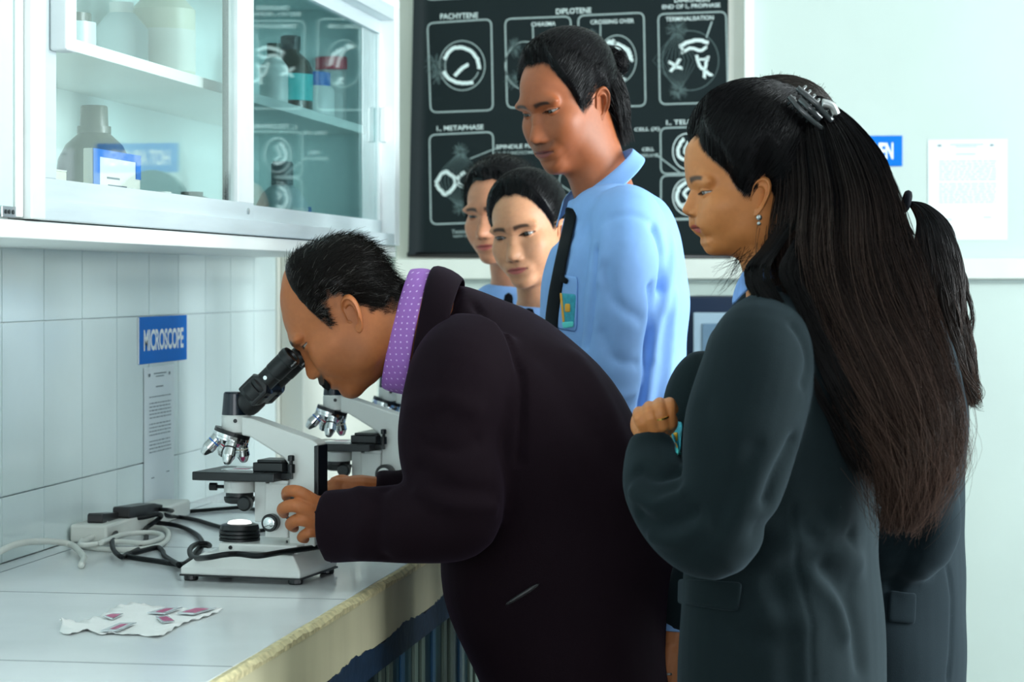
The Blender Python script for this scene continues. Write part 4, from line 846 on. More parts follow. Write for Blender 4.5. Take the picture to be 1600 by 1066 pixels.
from mathutils.bvhtree import BVHTree
_BV = {}
def drape(V, F, pts, off=.002):
    t = _BV[id(V)][0] if id(V) in _BV else BVHTree.FromPolygons([Vector(v) for v in V], [tuple(dict.fromkeys(f)) for f in F.tolist()]); out = []; last = None; _BV[id(V)] = (t, V)
    for px, py in pts:
        r = _ray(px, py).normalized(); hit, n, i, dd = t.ray_cast(CAM, r)
        if hit is None: hit = CAM+r*(last or 3.5); n = -r
        last = (hit-CAM).length
        if n.dot(r) > 0: n = -n
        out.append(hit+n*off)
    return out
def patch(name, V, F, quad, material, parent, nx=6, ny=4, off=.004, thick=.004):
    # a sheet laid on a cloth surface; quad: tl, tr, br, bl in the picture
    tl, tr, br, bl = [Vector(p) for p in quad]; rows = []
    for j in range(ny+1):
        a = tl.lerp(bl, j/ny); b = tr.lerp(br, j/ny); rows.append(drape(V, F, [tuple(a.lerp(b, i/nx)) for i in range(nx+1)], off))
    return band(name, rows, material, parent, thick)
def core(B, pts, rad, skin):
    mb = MB(); mb.tube(spline(pts, 4), rad, 8); f4 = [f for f in mb.f if len(f) == 4]; B.add([tuple(v) for v in mb.v], f4, skin, 0)
def xax(yaw): y = math.radians(yaw); return -RT*math.cos(y)+FW*math.sin(y)
def fax(yaw): y = math.radians(yaw); return -FW*math.cos(y)-RT*math.sin(y)
def ringpts(c, A, lat, n=40, a0=0, a1=360):
    return [c+A*math.cos(math.radians(a0+(a1-a0)*k/n))+lat*math.sin(math.radians(a0+(a1-a0)*k/n)) for k in range(n if a1-a0 == 360 else n+1)]
def collar(P, H, base, mat_, back, lat, r=.058, h=.032, flare=.012, drop=.02, gap=40):
    # folded shirt collar: rises round the neck and turns down
    up = Vector((0, 0, 1)); b = Vector(back).normalized(); l = Vector(lat).normalized(); rows = []
    for rr, z in ((r, h), (r+.004, h+.003), (r+flare*.7, h*.55), (r+flare*1.3, 0)):
        row = []
        for k in range(41):
            a = math.radians(-180+gap/2+(360-gap)*k/40); fr = (1-math.cos(a))/2; row.append(base+b*rr*1.12*math.cos(a)+l*rr*math.sin(a)+up*(z-drop*fr*1.6-(0 if z > .02 else .012*fr)))
        rows.append(row)
    return band('shirt_collar', rows, mat_, P, .0025)
# ------------------------------------------------------------------ the man at the microscope
M_suit = mat('plum_suit_wool', L((22, 11, 18)), .85, var=.1, vscale=400, bump=.15, bscale=700, sheen=.06, tint=(.5, .35, .6), spec=.1)
def dot_mat():
    m = mat('purple_dotted_shirt', L((160, 104, 190)), .7, bump=.05, bscale=800, var=.04); nt = m.node_tree; b = nt.nodes['Principled BSDF']
    tc = nt.nodes.new('ShaderNodeTexCoord'); v = nt.nodes.new('ShaderNodeTexVoronoi'); v.voronoi_dimensions = '2D'; v.inputs['Scale'].default_value = 98; v.inputs['Randomness'].default_value = .12; mp = nt.nodes.new('ShaderNodeMapping'); mp.inputs['Rotation'].default_value = (-1.57, .5, 0); nt.links.new(tc.outputs['Object'], mp.inputs[0]); nt.links.new(mp.outputs[0], v.inputs['Vector'])
    r = nt.nodes.new('ShaderNodeMapRange'); r.inputs[1].default_value = .10; r.inputs[2].default_value = .17; r.inputs[3].default_value = 1; r.inputs[4].default_value = 0; nt.links.new(v.outputs['Distance'], r.inputs[0])
    x = nt.nodes.new('ShaderNodeMix'); x.data_type = 'RGBA'; x.inputs[6].default_value = (*L((160, 104, 190)), 1); x.inputs[7].default_value = (*L((222, 190, 236)), 1); nt.links.new(r.outputs[0], x.inputs[0]); nt.links.new(x.outputs[2], b.inputs['Base Color']); return m
M_dots = dot_mat()
def man():
    skin = L((180, 107, 62)); B = NP(); rng = np.random.RandomState(1)
    prof = [(.0, .112), (.0477, .0889), (.0676, .0647), (.0837, .0368), (.0932, .0154), (.0905, .0007), (.0972, -.0169), (.1105, -.0345), (.1115, -.0415), (.1075, -.0475), (.0975, -.0500), (.1035, -.0592), (.1015, -.068), (.0955, -.0725), (.0985, -.079), (.0905, -.087), (.0935, -.1), (.0863, -.1128), (.0665, -.1238)]
    H = Head(531, 488, 3.76, 89, 45, 0, 1.02, prof=prof, jaw=1.0, wide=1.02, neck=W(700, 535, 3.78), nr=.064)
    table = [(0, .2), (62, .2), (66, .06), (68, .0), (70, -.008), (78, -.012), (82, .004), (86, .020), (100, .022), (112, .0), (120, -.03), (135, -.058), (180, -.068)]; hz = hairz(table, .008)
    bald = lambda p: np.exp(-((p[:, 0]/.034)**2+((p[:, 1]+.05)/.04)**2))*(p[:, 2] > .05)
    hc = np.array((.010, .008, .007))
    def scalp(p, col):
        m = sst(-.012, .02, hz(p)); b = bald(p); return lerpc(col, hc*1.2, m*(1-.5*b)*.93)
    head_mesh(B, H, skin, L((120, 62, 50)), must=.95, stub=.2, hu=.0014, hl=.0034, gaze=-.1, scalp=scalp, browth=.005)
    # neck
    mb = MB(); hp = lambda x, y, z: Vector(H.world(np.array([[x, y, z]]))[0]); nb = W(690, 530, 3.78)
    loft(mb, [(hp(0, -.018, .0), .055, .060), (hp(0, -.016, -.06), .056, .066), (W(628, 516, 3.77), .060, .075), (nb, .07, .09)], FW)
    V, N, F = remesh(mb, .005, 6); B.add(V, F, skin)
    # hands
    d = 3.655
    g = lambda x, y, e=0: W(x, y, d+e)
    chains = [([g(545, 818, .02), g(518, 814, .012), g(503, 810, .006)], [.031, .028, .023]), ([g(522, 802, .008), g(506, 792, .0), g(490, 783, -.006)], [.018, .014, .0105]), ([g(520, 812, .006), g(504, 806, -.006), g(486, 799, -.012)], [.020, .015, .0110]), ([g(520, 820, .008), g(504, 818, -.002), g(487, 815, -.008)], [.020, .0145, .0106]), ([g(524, 830, .012), g(508, 831, .004), g(493, 831, -.001)], [.018, .0125, .0095]),
        ([g(490, 783, -.006), g(467, 769, -.014), g(450, 768, .004), g(447, 776, .034)], [.0116, .0106, .0096, .008]), ([g(486, 799, -.012), g(460, 790, -.020), g(442, 795, .0), g(444, 803, .034)], [.0120, .0110, .0100, .0082]), ([g(487, 815, -.008), g(467, 812, -.014), g(454, 819, .006), g(460, 825, .034)], [.0115, .0106, .0096, .008]), ([g(493, 831, -.001), g(480, 833, -.006), g(471, 840, .010), g(477, 843, .03)], [.0094, .0088, .008, .007]),
        ([g(522, 800, .03), g(500, 786, .05), g(482, 780, .066)], [.016, .0115, .009])]
    hand(B, chains, np.array(skin)*1.02, .0017)
    d2 = 4.0; g = lambda x, y, e=0: W(x, y, d2+e)
    chains = [([g(590, 768, .02), g(560, 763, 0), g(540, 761, -.01)], [.026, .024, .018]), ([g(545, 757, -.01), g(525, 755, -.02), g(512, 760, -.01)], [.011, .010, .008]), ([g(545, 762, -.01), g(522, 763, -.022), g(510, 768, -.01)], [.011, .010, .008]), ([g(545, 767, -.005), g(528, 771, -.015), g(518, 776, -.005)], [.010, .009, .008]), ([g(550, 757, .0), g(535, 750, .01), g(522, 752, .02)], [.012, .010, .008])]
    hand(B, chains, np.array(skin)*1.02, .0017)
    core(B, [nb, W(735, 560, 3.66), W(715, 790, 3.61), W(640, 816, 3.61), W(530, 815, 3.66)], .03, skin); core(B, [nb, W(705, 580, 3.98), W(690, 750, 4.03), W(580, 767, 4.02)], .024, skin)
    P = B.build('person', [M_skin, M_eye]); tag(P, 'man in a plum suit and purple dotted collar bending to look into the microscope', 'person')
    # hair
    h = NP(); th = lambda p, dr: .004*(1-.8*bald(p))+.0006
    cap(h, H, hz, th, hc, soft=.04)
    D = fib(26000); p = H.P(D); m = hz(p); b = bald(p); keep = (m > -.002) & (rng.rand(len(D)) > .9*b) & (rng.rand(len(D)) < sst(-.004, .012, m)+.15); D = D[keep]; p = p[keep]; m = m[keep]; b = b[keep]
    ln = (.006+.010*sst(0, .04, m))*(1-.4*b)*rng.uniform(.6, 1.2, len(D)); flow = np.stack([.15*np.sign(p[:, 0]), -.9+0*ln, -.2-.6*(p[:, 2] < .02)], 1); tan = flow-(flow*D).sum(1)[:, None]*D; tan /= np.linalg.norm(tan, axis=1, keepdims=True)+1e-6; tan += rng.normal(0, .25, tan.shape)
    base = HO+D*(H.Rf(D)+.001)[:, None]; tt = np.linspace(0, 1, 4)
    Q = np.stack([base+D*(ln*(.75*t-.15*t*t))[:, None]+tan*(ln*.8*t*t+ln*.25*t)[:, None] for t in tt], 1); sh = Q.shape
    grey = (rng.rand(len(D)) < np.where((p[:, 2] < .03) & (p[:, 1] > -.02), .28, .03)); C = np.where(grey[:, None], np.array((.16, .15, .14)), hc*rng.uniform(.6, 1.6, (len(D), 1))); C = np.repeat(C[:, None], 4, 1)
    strands(h, H.world(Q.reshape(-1, 3)).reshape(sh), .00042, C); h.build('hair', M_hair, P)
    # moustache
    ms_ = NP(); n = 1100; x = rng.uniform(-.030, .030, n); z = H.zmouth+.004+rng.uniform(0, 1, n)*(.0125-.18*np.abs(x)); dr = np.stack([x, np.full(n, .1), z+.01], 1); dr /= np.linalg.norm(dr, axis=1, keepdims=True); p0 = HO+dr*(H.R(dr)+.0005)[:, None]
    Q = np.stack([p0+np.stack([np.sign(x)*.004*t, .0035*t-.003*t*t+0*x, -.008*t+0*x], 1)+rng.normal(0, .0006, (n, 3))*t for t in np.linspace(0, 1, 4)], 1); strands(ms_, H.world(Q.reshape(-1, 3)).reshape(Q.shape), .0007, hc*.5); ms_.build('moustache', M_hair, P)
    # jacket
    mb = MB(); lat = (FW+RT*.06).normalized(); c = 3.80
    loft(mb, [(W(676, 520, c-.02), .088, .092), (W(716, 545, c-.01), .15, .105), (W(772, 600, c), .195, .138), (W(832, 690, c), .205, .168), (W(866, 800, c+.01), .20, .186), (W(873, 905, c+.02), .20, .196), (W(897, 1040, c+.02), .195, .160), (W(908, 1150, c+.02), .195, .155)], lat, n=40, e=2.25)
    # arms
    loft(mb, [(W(745, 560, 3.70), .09, .085), (W(722, 600, 3.645), .088, .09), (W(702, 690, 3.62), .075, .082), (W(715, 775, 3.60), .070, .076), (W(712, 812, 3.60), .068, .066), (W(650, 818, 3.60), .064, .063), (W(575, 820, 3.62), .060, .060), (W(508, 824, 3.64), .056, .0585)], lat, sub=6)
    loft(mb, [(W(745, 560, 3.92), .09, .085), (W(705, 600, 3.99), .08, .085), (W(690, 690, 4.03), .066, .072), (W(690, 770, 4.04), .058, .055), (W(640, 775, 4.03), .046, .044), (W(585, 768, 4.02), .040, .038)], lat, sub=6)
    V, N, F = remesh(mb, .0058, 14)
    V = wob(V, N, .0025, 16, 2)
    f = lambda *pts: drape(V, F, [(x, y) for x, y, dd in pts], 0)
    fl = [(f((700, 458, 3.70), (745, 482, 3.62), (792, 520, 3.585), (812, 580, 3.58), (815, 650, 3.585), (812, 720, 3.60)), .007, -.0075), (f((640, 640, 3.56), (690, 625, 3.55), (740, 640, 3.55)), .018, .005), (f((650, 735, 3.54), (700, 760, 3.53), (765, 770, 3.53)), .014, -.006), (f((655, 770, 3.54), (705, 790, 3.53), (770, 795, 3.54)), .013, .006), (f((600, 765, 3.56), (590, 810, 3.55), (598, 870, 3.56)), .012, -.006), (f((560, 765, 3.56), (566, 810, 3.55), (560, 870, 3.57)), .014, .005), (f((660, 690, 3.545), (705, 705, 3.53), (745, 690, 3.54)), .012, -.005), (f((850, 560, 3.62), (900, 640, 3.6), (960, 720, 3.61)), .03, -.006), (f((900, 560, 3.66), (950, 640, 3.64), (985, 740, 3.66)), .03, .006)]
    V = folds(V, N, fl)
    J = cloth('jacket', V, F, M_suit, P)
    # collar of the jacket, shirt collar
    def ring(cx, cy, ax_, ay, lateral, dd=3.775, n=40, a0=0, a1=360):
        c0 = W(cx, cy, dd); A = W(cx+ax_, cy+ay, dd)-c0; return [c0+A*math.cos(math.radians(a0+(a1-a0)*k/n))+lat*lateral*math.sin(math.radians(a0+(a1-a0)*k/n)) for k in range(n if a1-a0 == 360 else n+1)]
    band('shirt_collar', [ring(619, 513, 22, -91, .070), ring(626, 515, 23, -94, .076), ring(642, 517, 20, -97, .084), ring(657, 520, 18, -97, .088)], M_dots, P, .0035, True)
    band('jacket_collar', [ring(658, 521, 17, -100, .092, a0=-125, a1=125), ring(668, 519, 14, -104, .101, a0=-125, a1=125), ring(690, 524, 16, -101, .118, a0=-122, a1=122), ring(705, 532, 20, -94, .130, a0=-118, a1=118)], M_suit, J, .005)
    # pocket welt
    band('pocket', [[W(785, 945, 3.585), W(815, 925, 3.58), W(843, 908, 3.585)], [W(788, 951, 3.585), W(819, 932, 3.58), W(847, 914, 3.585)]], mat('pocket_satin', L((30, 30, 32)), .35, var=.1), J, .006)
    fw = -RT; legs(P, W(905, 1150, 3.72), W(905, 1150, 3.93), fw)
man()
# ------------------------------------------------------------------ the students
M_shirt = mat('blue_shirt', L((128, 170, 226)), .75, var=.05, vscale=30, bump=.06, bscale=900); M_tie = mat('navy_tie', L((8, 11, 18)), .7, spec=.1, var=.15, vscale=200)
M_blaz = mat('charcoal_blazer', L((22, 32, 35)), .9, var=.14, vscale=700, bump=.25, bscale=900, sheen=.10, tint=(.55, .75, .9), spec=.1); M_blaz2 = mat('charcoal_blazer_second', L((20, 30, 35)), .9, var=.12, vscale=700, bump=.2, bscale=900, sheen=.08, tint=(.55, .75, .9), spec=.1)
M_badge = mat('badge_teal', L((40, 150, 170)), .5, var=.25, vscale=150); M_badgey = mat('badge_yellow', L((220, 160, 40)), .5, var=.1); M_gold = mat('gold', (.8, .5, .12), .25, metal=1, var=.05)
BK = np.array((.0045, .0042, .0048))
def tied_hair(P, H, table, gather, thick, n=2600, seed=3, col=BK, gl=.004, extra=None, soft=.014, over=1.0, sheen=1.0):
    rng = np.random.RandomState(seed); h = NP(); hz = hairz(table); cap(h, H, hz, thick, col, soft=soft)
    D = fib(int(n*2.2)); p = H.P(D); m = hz(p); D = D[m > .001][:n]; G = np.array(gather, float); G /= np.linalg.norm(G); D = D[(D @ G) < .985]; D1 = G+rng.normal(0, .06, D.shape); D1 /= np.linalg.norm(D1, axis=1, keepdims=True)
    def lift(d, t):
        pp = H.P(d); mm = hz(pp); th = thick(pp, d) if callable(thick) else thick; return (th+.0006)*sst(-.001, soft, mm)+rng.uniform(-.0008, .0008, len(d))
    C = col*rng.uniform(.5, 2.0, (len(D), 1)); Q = comb(H, D, D1, lift, 12, .0006, over, rng); strands(h, Q, .0006, np.repeat(C[:, None], 12, 1))
    # fine baby hairs along the hairline
    Df = fib(9000); pf = H.P(Df); mf = hz(pf); Df = Df[np.abs(mf) < .005][:420]; D1 = np.tile(G, (len(Df), 1)); Q = comb(H, Df, D1, lambda d, t: .0003+.006*t, 8, .0005, .2, rng); strands(h, Q, .0004, col, root=.25)
    if extra: extra(h, rng)
    return h.build('hair', M_hair, P)
def roots(table, col=BK):
    hz = hairz(table); return lambda p, c: lerpc(c, col*1.4, sst(-.003, .008, hz(p))*.96)
def fall(h, rng, rings, S, N, col0, col1, shell=True, u0=-3.4, u1=.3, wave=.006, clumps=90, rad=.0007, jr=.05, frizz=.0008, mid=.55, wl=2.6):
    # rings: (px, py, d, half width, half depth)
    C = np.array([W(r[0], r[1], r[2])[:] for r in rings]); hw = np.array([r[3] for r in rings])/FPX*np.array([r[2] for r in rings]); hd = np.array([r[4] for r in rings])
    def cat(A, t):
        A = np.asarray(A, float); n = len(A); x = t*(n-1); i = np.clip(x.astype(int), 0, n-2); f = (x-i); f = f[:, None] if A.ndim == 2 else f; g = lambda k: A[np.clip(i+k, 0, n-1)]
        return .5*(2*g(0)+(g(1)-g(-1))*f+(2*g(-1)-5*g(0)+4*g(1)-g(2))*f*f+(3*g(0)-g(-1)-3*g(1)+g(2))*f**3)
    t = np.linspace(0, 1, N); c = cat(C, t); w = np.maximum(cat(hw, t), .002); d_ = np.maximum(cat(hd, t), .002); R_ = np.array(RT[:]); F_ = np.array(FW[:])
    # solid inner mass
    u = np.linspace(0, 2*math.pi, 48, endpoint=False); sh = c[:, None]+(w*.95)[:, None, None]*np.cos(u)[None, :, None]*R_+(d_*.95)[:, None, None]*np.sin(u)[None, :, None]*F_
    lock = .0035*np.sin(u*17+3*np.sin(t*6)[:, None]); sh += lock[:, :, None]*(np.cos(u)[None, :, None]*R_+np.sin(u)[None, :, None]*F_)*np.linspace(.3, 1, N)[:, None, None]
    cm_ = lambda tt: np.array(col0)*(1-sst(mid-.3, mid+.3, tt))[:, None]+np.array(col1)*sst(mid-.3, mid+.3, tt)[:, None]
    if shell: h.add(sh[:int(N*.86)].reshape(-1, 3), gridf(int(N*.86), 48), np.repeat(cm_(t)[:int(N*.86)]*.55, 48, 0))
    cu = rng.uniform(u0, u1, clumps); cp = 1.6*cu+rng.normal(0, .55, clumps); cb = rng.uniform(.45, 1.9, clumps); ca = rng.uniform(.5, 1.3, clumps); ce = rng.uniform(.76, 1.0, clumps); cf = rng.uniform(.8, 1.25, clumps)
    k = rng.randint(0, clumps, S); us = cu[k]+rng.normal(0, .045, S); rs = 1.0+rng.normal(0, jr*.5, S)+.04*np.sin(cp[k]); te = np.clip(ce[k]+rng.normal(0, .03, S), .5, 1.0)
    T = t[None]*te[:, None]; cc = cat(C, T.ravel()).reshape(S, N, 3); ww = np.maximum(cat(hw, T.ravel()), .002).reshape(S, N); dd = np.maximum(cat(hd, T.ravel()), .002).reshape(S, N)
    conv = 1-.10*sst(.6, 1, T)*(1+np.sin(cp[k]))[:, None]; ph = cp[k][:, None]+T*6.28*wl*cf[k][:, None]; a = wave*ca[k][:, None]*sst(.15, .7, T)
    Pn = cc+((ww*rs[:, None]*conv)*np.cos(us)[:, None]+a*np.sin(ph))[:, :, None]*R_+((dd*rs[:, None])*np.sin(us)[:, None]-a*.5*np.cos(ph))[:, :, None]*F_
    Pn += rng.normal(0, 1, (S, 1, 3))*frizz*3*T[:, :, None]**2+np.cumsum(rng.normal(0, frizz*.35, (S, N, 3)), 1)*T[:, :, None]
    Cs = cm_(T.ravel()).reshape(S, N, 3)*rng.uniform(.6, 1.5, (S, 1, 1))*cb[k][:, None, None]; strands(h, Pn, rad, Cs)
def emblem(P, V, F, cx, cy, w, hgt, parent):
    b = patch('badge', V, F, [(cx-w, cy-hgt), (cx+w, cy-hgt*.9), (cx+w*.8, cy+hgt*.8), (cx-w*.6, cy+hgt)], M_badge, parent, off=.003, thick=.003)
    patch('badge_sun', V, F, [(cx-w*.35, cy-hgt*.35), (cx+w*.35, cy-hgt*.35), (cx+w*.35, cy+hgt*.15), (cx-w*.35, cy+hgt*.15)], M_badgey, b, nx=3, ny=3, off=.005, thick=.002)
    patch('badge_border', V, F, [(cx-w*1.0, cy-hgt*.98), (cx-w*.72, cy-hgt*.98), (cx-w*.35, cy+hgt*.75), (cx-w*.62, cy+hgt*.8)], M_badgey, b, nx=2, ny=5, off=.005, thick=.002)
    patch('badge_scroll', V, F, [(cx-w*.7, cy+hgt*.72), (cx+w*.85, cy+hgt*.66), (cx+w*.8, cy+hgt*1.02), (cx-w*.55, cy+hgt*1.1)], mat('badge_scroll', L((90, 210, 205)), .5, var=.1), b, nx=5, ny=2, off=.006, thick=.002)
    return b
def neck(B, H, base, skin, r=.052):
    hp = lambda x, y, z: Vector(H.world(np.array([[x, y, z]]))[0]); mb = MB()
    loft(mb, [(hp(0, -.022, .01), r*.8, r*.8), (hp(0, -.02, -.055), r*.85, r*.85), (hp(0, -.02, -.10).lerp(base+UP*.05, .5), r*.94, r*.98), (base, r*1.08, r*1.12), (base-UP*.05, r*1.5, r*1.3)], H.x); V, N, F = remesh(mb, .005, 6); B.add(V, F, skin)
# ---- tall student with the bun
def tall():
    skin = L((156, 87, 52)); B = NP(); D0 = 4.4
    table = [(0, .080), (22, .081), (32, .076), (40, .060), (46, .044), (52, .026), (57, .006), (60, -.018), (64, -.022), (70, -.010), (78, .004), (86, .018), (100, .020), (112, -.004), (122, -.03), (135, -.055), (180, -.065)]
    H = Head(886, 157, D0, 46, 20, 3, 1.065, wide=.97, jaw=.95, neck=W(945, 305, 4.410), nr=.052)
    head_mesh(B, H, skin, L((128, 62, 62)), must=.38, stub=.10, hu=.0016, hl=.0036, gaze=-.12, gx=.1, browz=.0175, scalp=roots(table))
    nb = W(945, 305, D0+.01); neck(B, H, nb, skin, .054)
    core(B, [nb, W(990, 352, 4.250), W(955, 590, 4.200), W(890, 760, 4.170)], .03, skin)
    hand(B, [([W(890, 760, 4.170), W(875, 800, 4.170), W(868, 830, 4.170)], [.026, .030, .026]), ([W(860, 830, 4.150), W(850, 870, 4.150), W(850, 890, 4.170)], [.011, .010, .008]), ([W(868, 835, 4.160), W(862, 880, 4.160), W(862, 900, 4.180)], [.011, .010, .008]), ([W(876, 835, 4.170), W(873, 878, 4.170), W(873, 896, 4.190)], [.011, .010, .008]), ([W(882, 830, 4.180), W(882, 865, 4.180), W(882, 882, 4.200)], [.010, .009, .007]), ([W(862, 800, 4.150), W(845, 830, 3.99), W(840, 850, 4.150)], [.013, .011, .009])], skin)
    P = B.build('person', [M_skin, M_eye]); tag(P, 'tall young man in a light blue shirt and navy tie, hair in a bun', 'person')
    G = (0.05, -.86, .42)
    def extra(h, rng):
        # bun
        c = np.array((.0, -.146, .03)); n = 110; t = np.linspace(0, 6.0, 26); Q = []
        for _ in range(n):
            a, b = rng.normal(0, 1, (2, 3)); a /= np.linalg.norm(a); b -= a*(a @ b); b /= np.linalg.norm(b); r = rng.uniform(.012, .028); p0 = rng.uniform(0, 6); Q.append(c+r*(np.cos(t+p0)[:, None]*a+np.sin(t+p0)[:, None]*b)*np.array((1, .85, 1.15))+rng.normal(0, .002, 3))
        Q = np.array(Q); strands(h, H.world(Q.reshape(-1, 3)).reshape(Q.shape), .0009, BK*1.3)
        mbb = MB(); ball(mbb, (0, 0, 0), 1); vv = np.array([v[:] for v in mbb.v]); h.add(H.world(vv*np.array((.021, .019, .025))+c), [f for f in mbb.f if len(f) == 4], BK*.6)
        # loose hair over the nape
        S = 900; az = rng.uniform(math.radians(122), math.radians(238), S); el = rng.uniform(-.35, .35, S); d = np.stack([np.cos(el)*np.sin(az), np.cos(el)*np.cos(az), np.sin(el)], 1); p0 = H.world(H.P(d, .006)); dn = -np.array(UP[:])*.93-np.array(H.f[:])*.30; out = (p0-np.array(W(900, 150, D0)[:])); out[:, 2] = 0; out /= np.linalg.norm(out, axis=1, keepdims=True)
        L_ = (p0[:, 2]-(np.array(W(0, 240, D0)[:])[2]))*rng.uniform(.7, 1.05, S); L_ = np.clip(L_, .02, .2); t = np.linspace(0, 1, 14); cl = rng.randint(0, 40, S); cp = rng.uniform(0, 6.28, 40)[cl]
        Q = p0[:, None]+dn*(L_[:, None]*t[None])[:, :, None]+out[:, None]*(.012*np.sin(t*3.0)[None]+.010*t[None]**2*np.sin(cp)[:, None])[:, :, None]+np.array(RT[:])*(.006*np.sin(cp[:, None]+t[None]*4))[:, :, None]; strands(h, Q, .0008, BK*1.2)
    tied_hair(P, H, table, G, lambda p, d: .010+.006*sst(.03, .09, p[:, 2]), n=3200, seed=5, extra=extra, soft=.03, over=.95)
    # shirt
    mb = MB(); lat = xax(78)
    loft(mb, [(nb-UP*.006, .056, .060), (W(950, 332, D0), .125, .090), (W(962, 375, D0), .185, .116), (W(960, 450, D0), .19, .134), (W(957, 560, D0), .182, .136), (W(957, 680, D0), .175, .13), (W(962, 800, D0), .17, .118), (W(960, 950, D0), .165, .11)], lat, n=36, e=2.2)
    loft(mb, [(W(975, 345, 4.310), .07, .07), (W(985, 368, 4.250), .072, .072), (W(970, 450, 4.220), .062, .064), (W(957, 540, 4.210), .056, .058), (W(950, 610, 4.200), .054, .056), (W(925, 690, 4.180), .050, .05), (W(892, 758, 4.170), .038, .04)], lat)
    loft(mb, [(W(970, 345, 4.510), .07, .07), (W(975, 400, 4.570), .066, .068), (W(965, 600, 4.590), .055, .056), (W(900, 720, 4.570), .042, .044)], lat)
    V, N, F = remesh(mb, .0062, 6); V = wob(V, N, .002, 22, 5)
    f = lambda *p: drape(V, F, p, 0)
    V = folds(V, N, [(f((1025, 360), (1036, 400), (1030, 450)), .010, -.016), (f((1045, 370), (1050, 410), (1040, 470), (1020, 560)), .012, .008), (f((930, 395), (924, 460), (914, 540)), .010, -.013), (f((1018, 450), (1012, 540), (1000, 640)), .010, -.014), (f((905, 360), (900, 400), (890, 430)), .010, .006), (f((945, 420), (960, 470), (1000, 500)), .012, -.005), (f((940, 520), (960, 560), (995, 570)), .010, -.005), (f((935, 600), (960, 620), (990, 615)), .010, .005), (f((1040, 500), (1035, 560), (1025, 640)), .014, -.006), (f((955, 340), (985, 335), (1020, 350)), .009, -.004), (f((945, 360), (940, 400), (935, 440)), .012, .006), (f((1055, 460), (1050, 540), (1040, 620)), .01, .005)])
    S_ = cloth('shirt', V, F, M_shirt, P)
    # collar leaf
    back = -fax(70); lt = xax(70)
    c1 = W(934, 274, D0); A1 = W(985, 232, D0)-c1; c2 = W(938, 303, D0); A2 = W(1000, 250, D0)-c2; rows = []
    for f_, lt_r in ((0, .058), (.12, .063), (.6, .072), (1, .084)):
        c = c1.lerp(c2, f_); A = A1.lerp(A2, f_)*(1+.05*f_); rows.append(ringpts(c, A, lt*lt_r, 40, -168, 168))
    band('shirt_collar', rows, M_shirt, P, .0025)
    li = lambda P_, n=16: [(float(np.interp(t, np.linspace(0, 1, len(P_)), [q[0] for q in P_])), float(np.interp(t, np.linspace(0, 1, len(P_)), [q[1] for q in P_]))) for t in np.linspace(0, 1, n)]
    tp = drape(V, F, li([(886, 338), (877, 375), (868, 415), (860, 455), (855, 490), (853, 530)]), .004); tq = drape(V, F, li([(904, 338), (896, 375), (888, 415), (881, 455), (876, 490), (873, 530)]), .004)
    knot = [W(882, 322, D0-.055), W(898, 326, D0-.06)]
    band('tie', [[knot[0]]+tp, [(knot[0]+knot[1])/2+(CAM-knot[0]).normalized()*.003]+[(a+b)/2+(CAM-a).normalized()*.003 for a, b in zip(tp, tq)], [knot[1]]+tq], M_tie, P, .003)
    patch('pocket', V, F, [(880, 428), (904, 432), (902, 520), (872, 515)], M_shirt, S_, off=.002, thick=.003)
    patch('pocket_mark', V, F, [(880, 428), (892, 436), (890, 445), (879, 440)], M_tie, S_, nx=3, ny=2, off=.006, thick=.002)
    emblem(P, V, F, 890, 484, 12, 27, S_)
    legs(P, W(958, 990, D0-.10), W(958, 990, D0+.10), fax(78))
tall()
# ---- young woman with pulled-back hair whose face looks past the tall student
def peeking():
    skin = L((202, 144, 108)); B = NP(); D0 = 4.86
    table = [(0, .080), (15, .082), (35, .070), (45, .055), (56, .034), (66, .012), (74, -.006), (78, -.004), (83, .012), (100, .018), (115, -.01), (135, -.05), (180, -.06)]
    H = Head(826, 360, D0, 25, 10, 8, 1.003, low=.95, wide=.99, jaw=.86, fem=1, neck=W(842, 478, 4.92), nr=.044)
    head_mesh(B, H, skin, L((186, 92, 92)), hu=.0034, hl=.0042, gaze=-.06, gx=.15, wide_eye=.0158, browth=.005, browz=.0185, scalp=roots(table))
    hip = Vector((.98, W(826, 360, D0).y+.02, .9)); nb = W(842, 478, D0+.06); neck(B, H, nb, skin, .046)
    P = B.build('person', [M_skin, M_eye]); tag(P, 'young woman with smoothly pulled-back hair, her face left of the tall student', 'person')
    tied_hair(P, H, table, (0, -.9, .3), lambda p, d: .010+.008*sst(.02, .09, p[:, 2]), n=2600, seed=8, soft=.03, over=.95)
    mb = MB(); lat = xax(35); ch = nb.lerp(hip, .35)
    loft(mb, [(nb, .055, .058), (nb-UP*.04, .12, .08), (nb-UP*.1+Vector((.03, 0, 0)), .165, .10), (ch, .165, .11), (nb.lerp(hip, .7), .15, .105), (hip, .16, .11)], lat)
    for sg in (-1, 1):
        s0 = nb-UP*.09+lat*sg*.15+Vector((.03, 0, 0)); loft(mb, [(s0, .06, .06), (s0-UP*.14+Vector((.05, 0, 0)), .05, .05), (s0-UP*.26+Vector((.13, 0, 0)), .045, .045), (s0-UP*.42+Vector((.2, 0, 0)), .035, .035)], lat)
    V, N, F = remesh(mb, .009, 6); V = wob(V, N, .002, 25, 4); cloth('shirt', V, F, M_shirt, P)
    collar(P, H, nb-UP*.012, M_shirt, -fax(30), xax(30), .056, .034, drop=.03)
    TP = drape(V, F, [(816, 482), (812, 500), (808, 530)], .004); TQ = drape(V, F, [(838, 482), (836, 500), (834, 530)], .004); band('tie', [TP, TQ], M_tie, P, .004)
    legs(P, hip+xax(35)*.09-UP*.02, hip-xax(35)*.09-UP*.02, fax(35))
peeking()
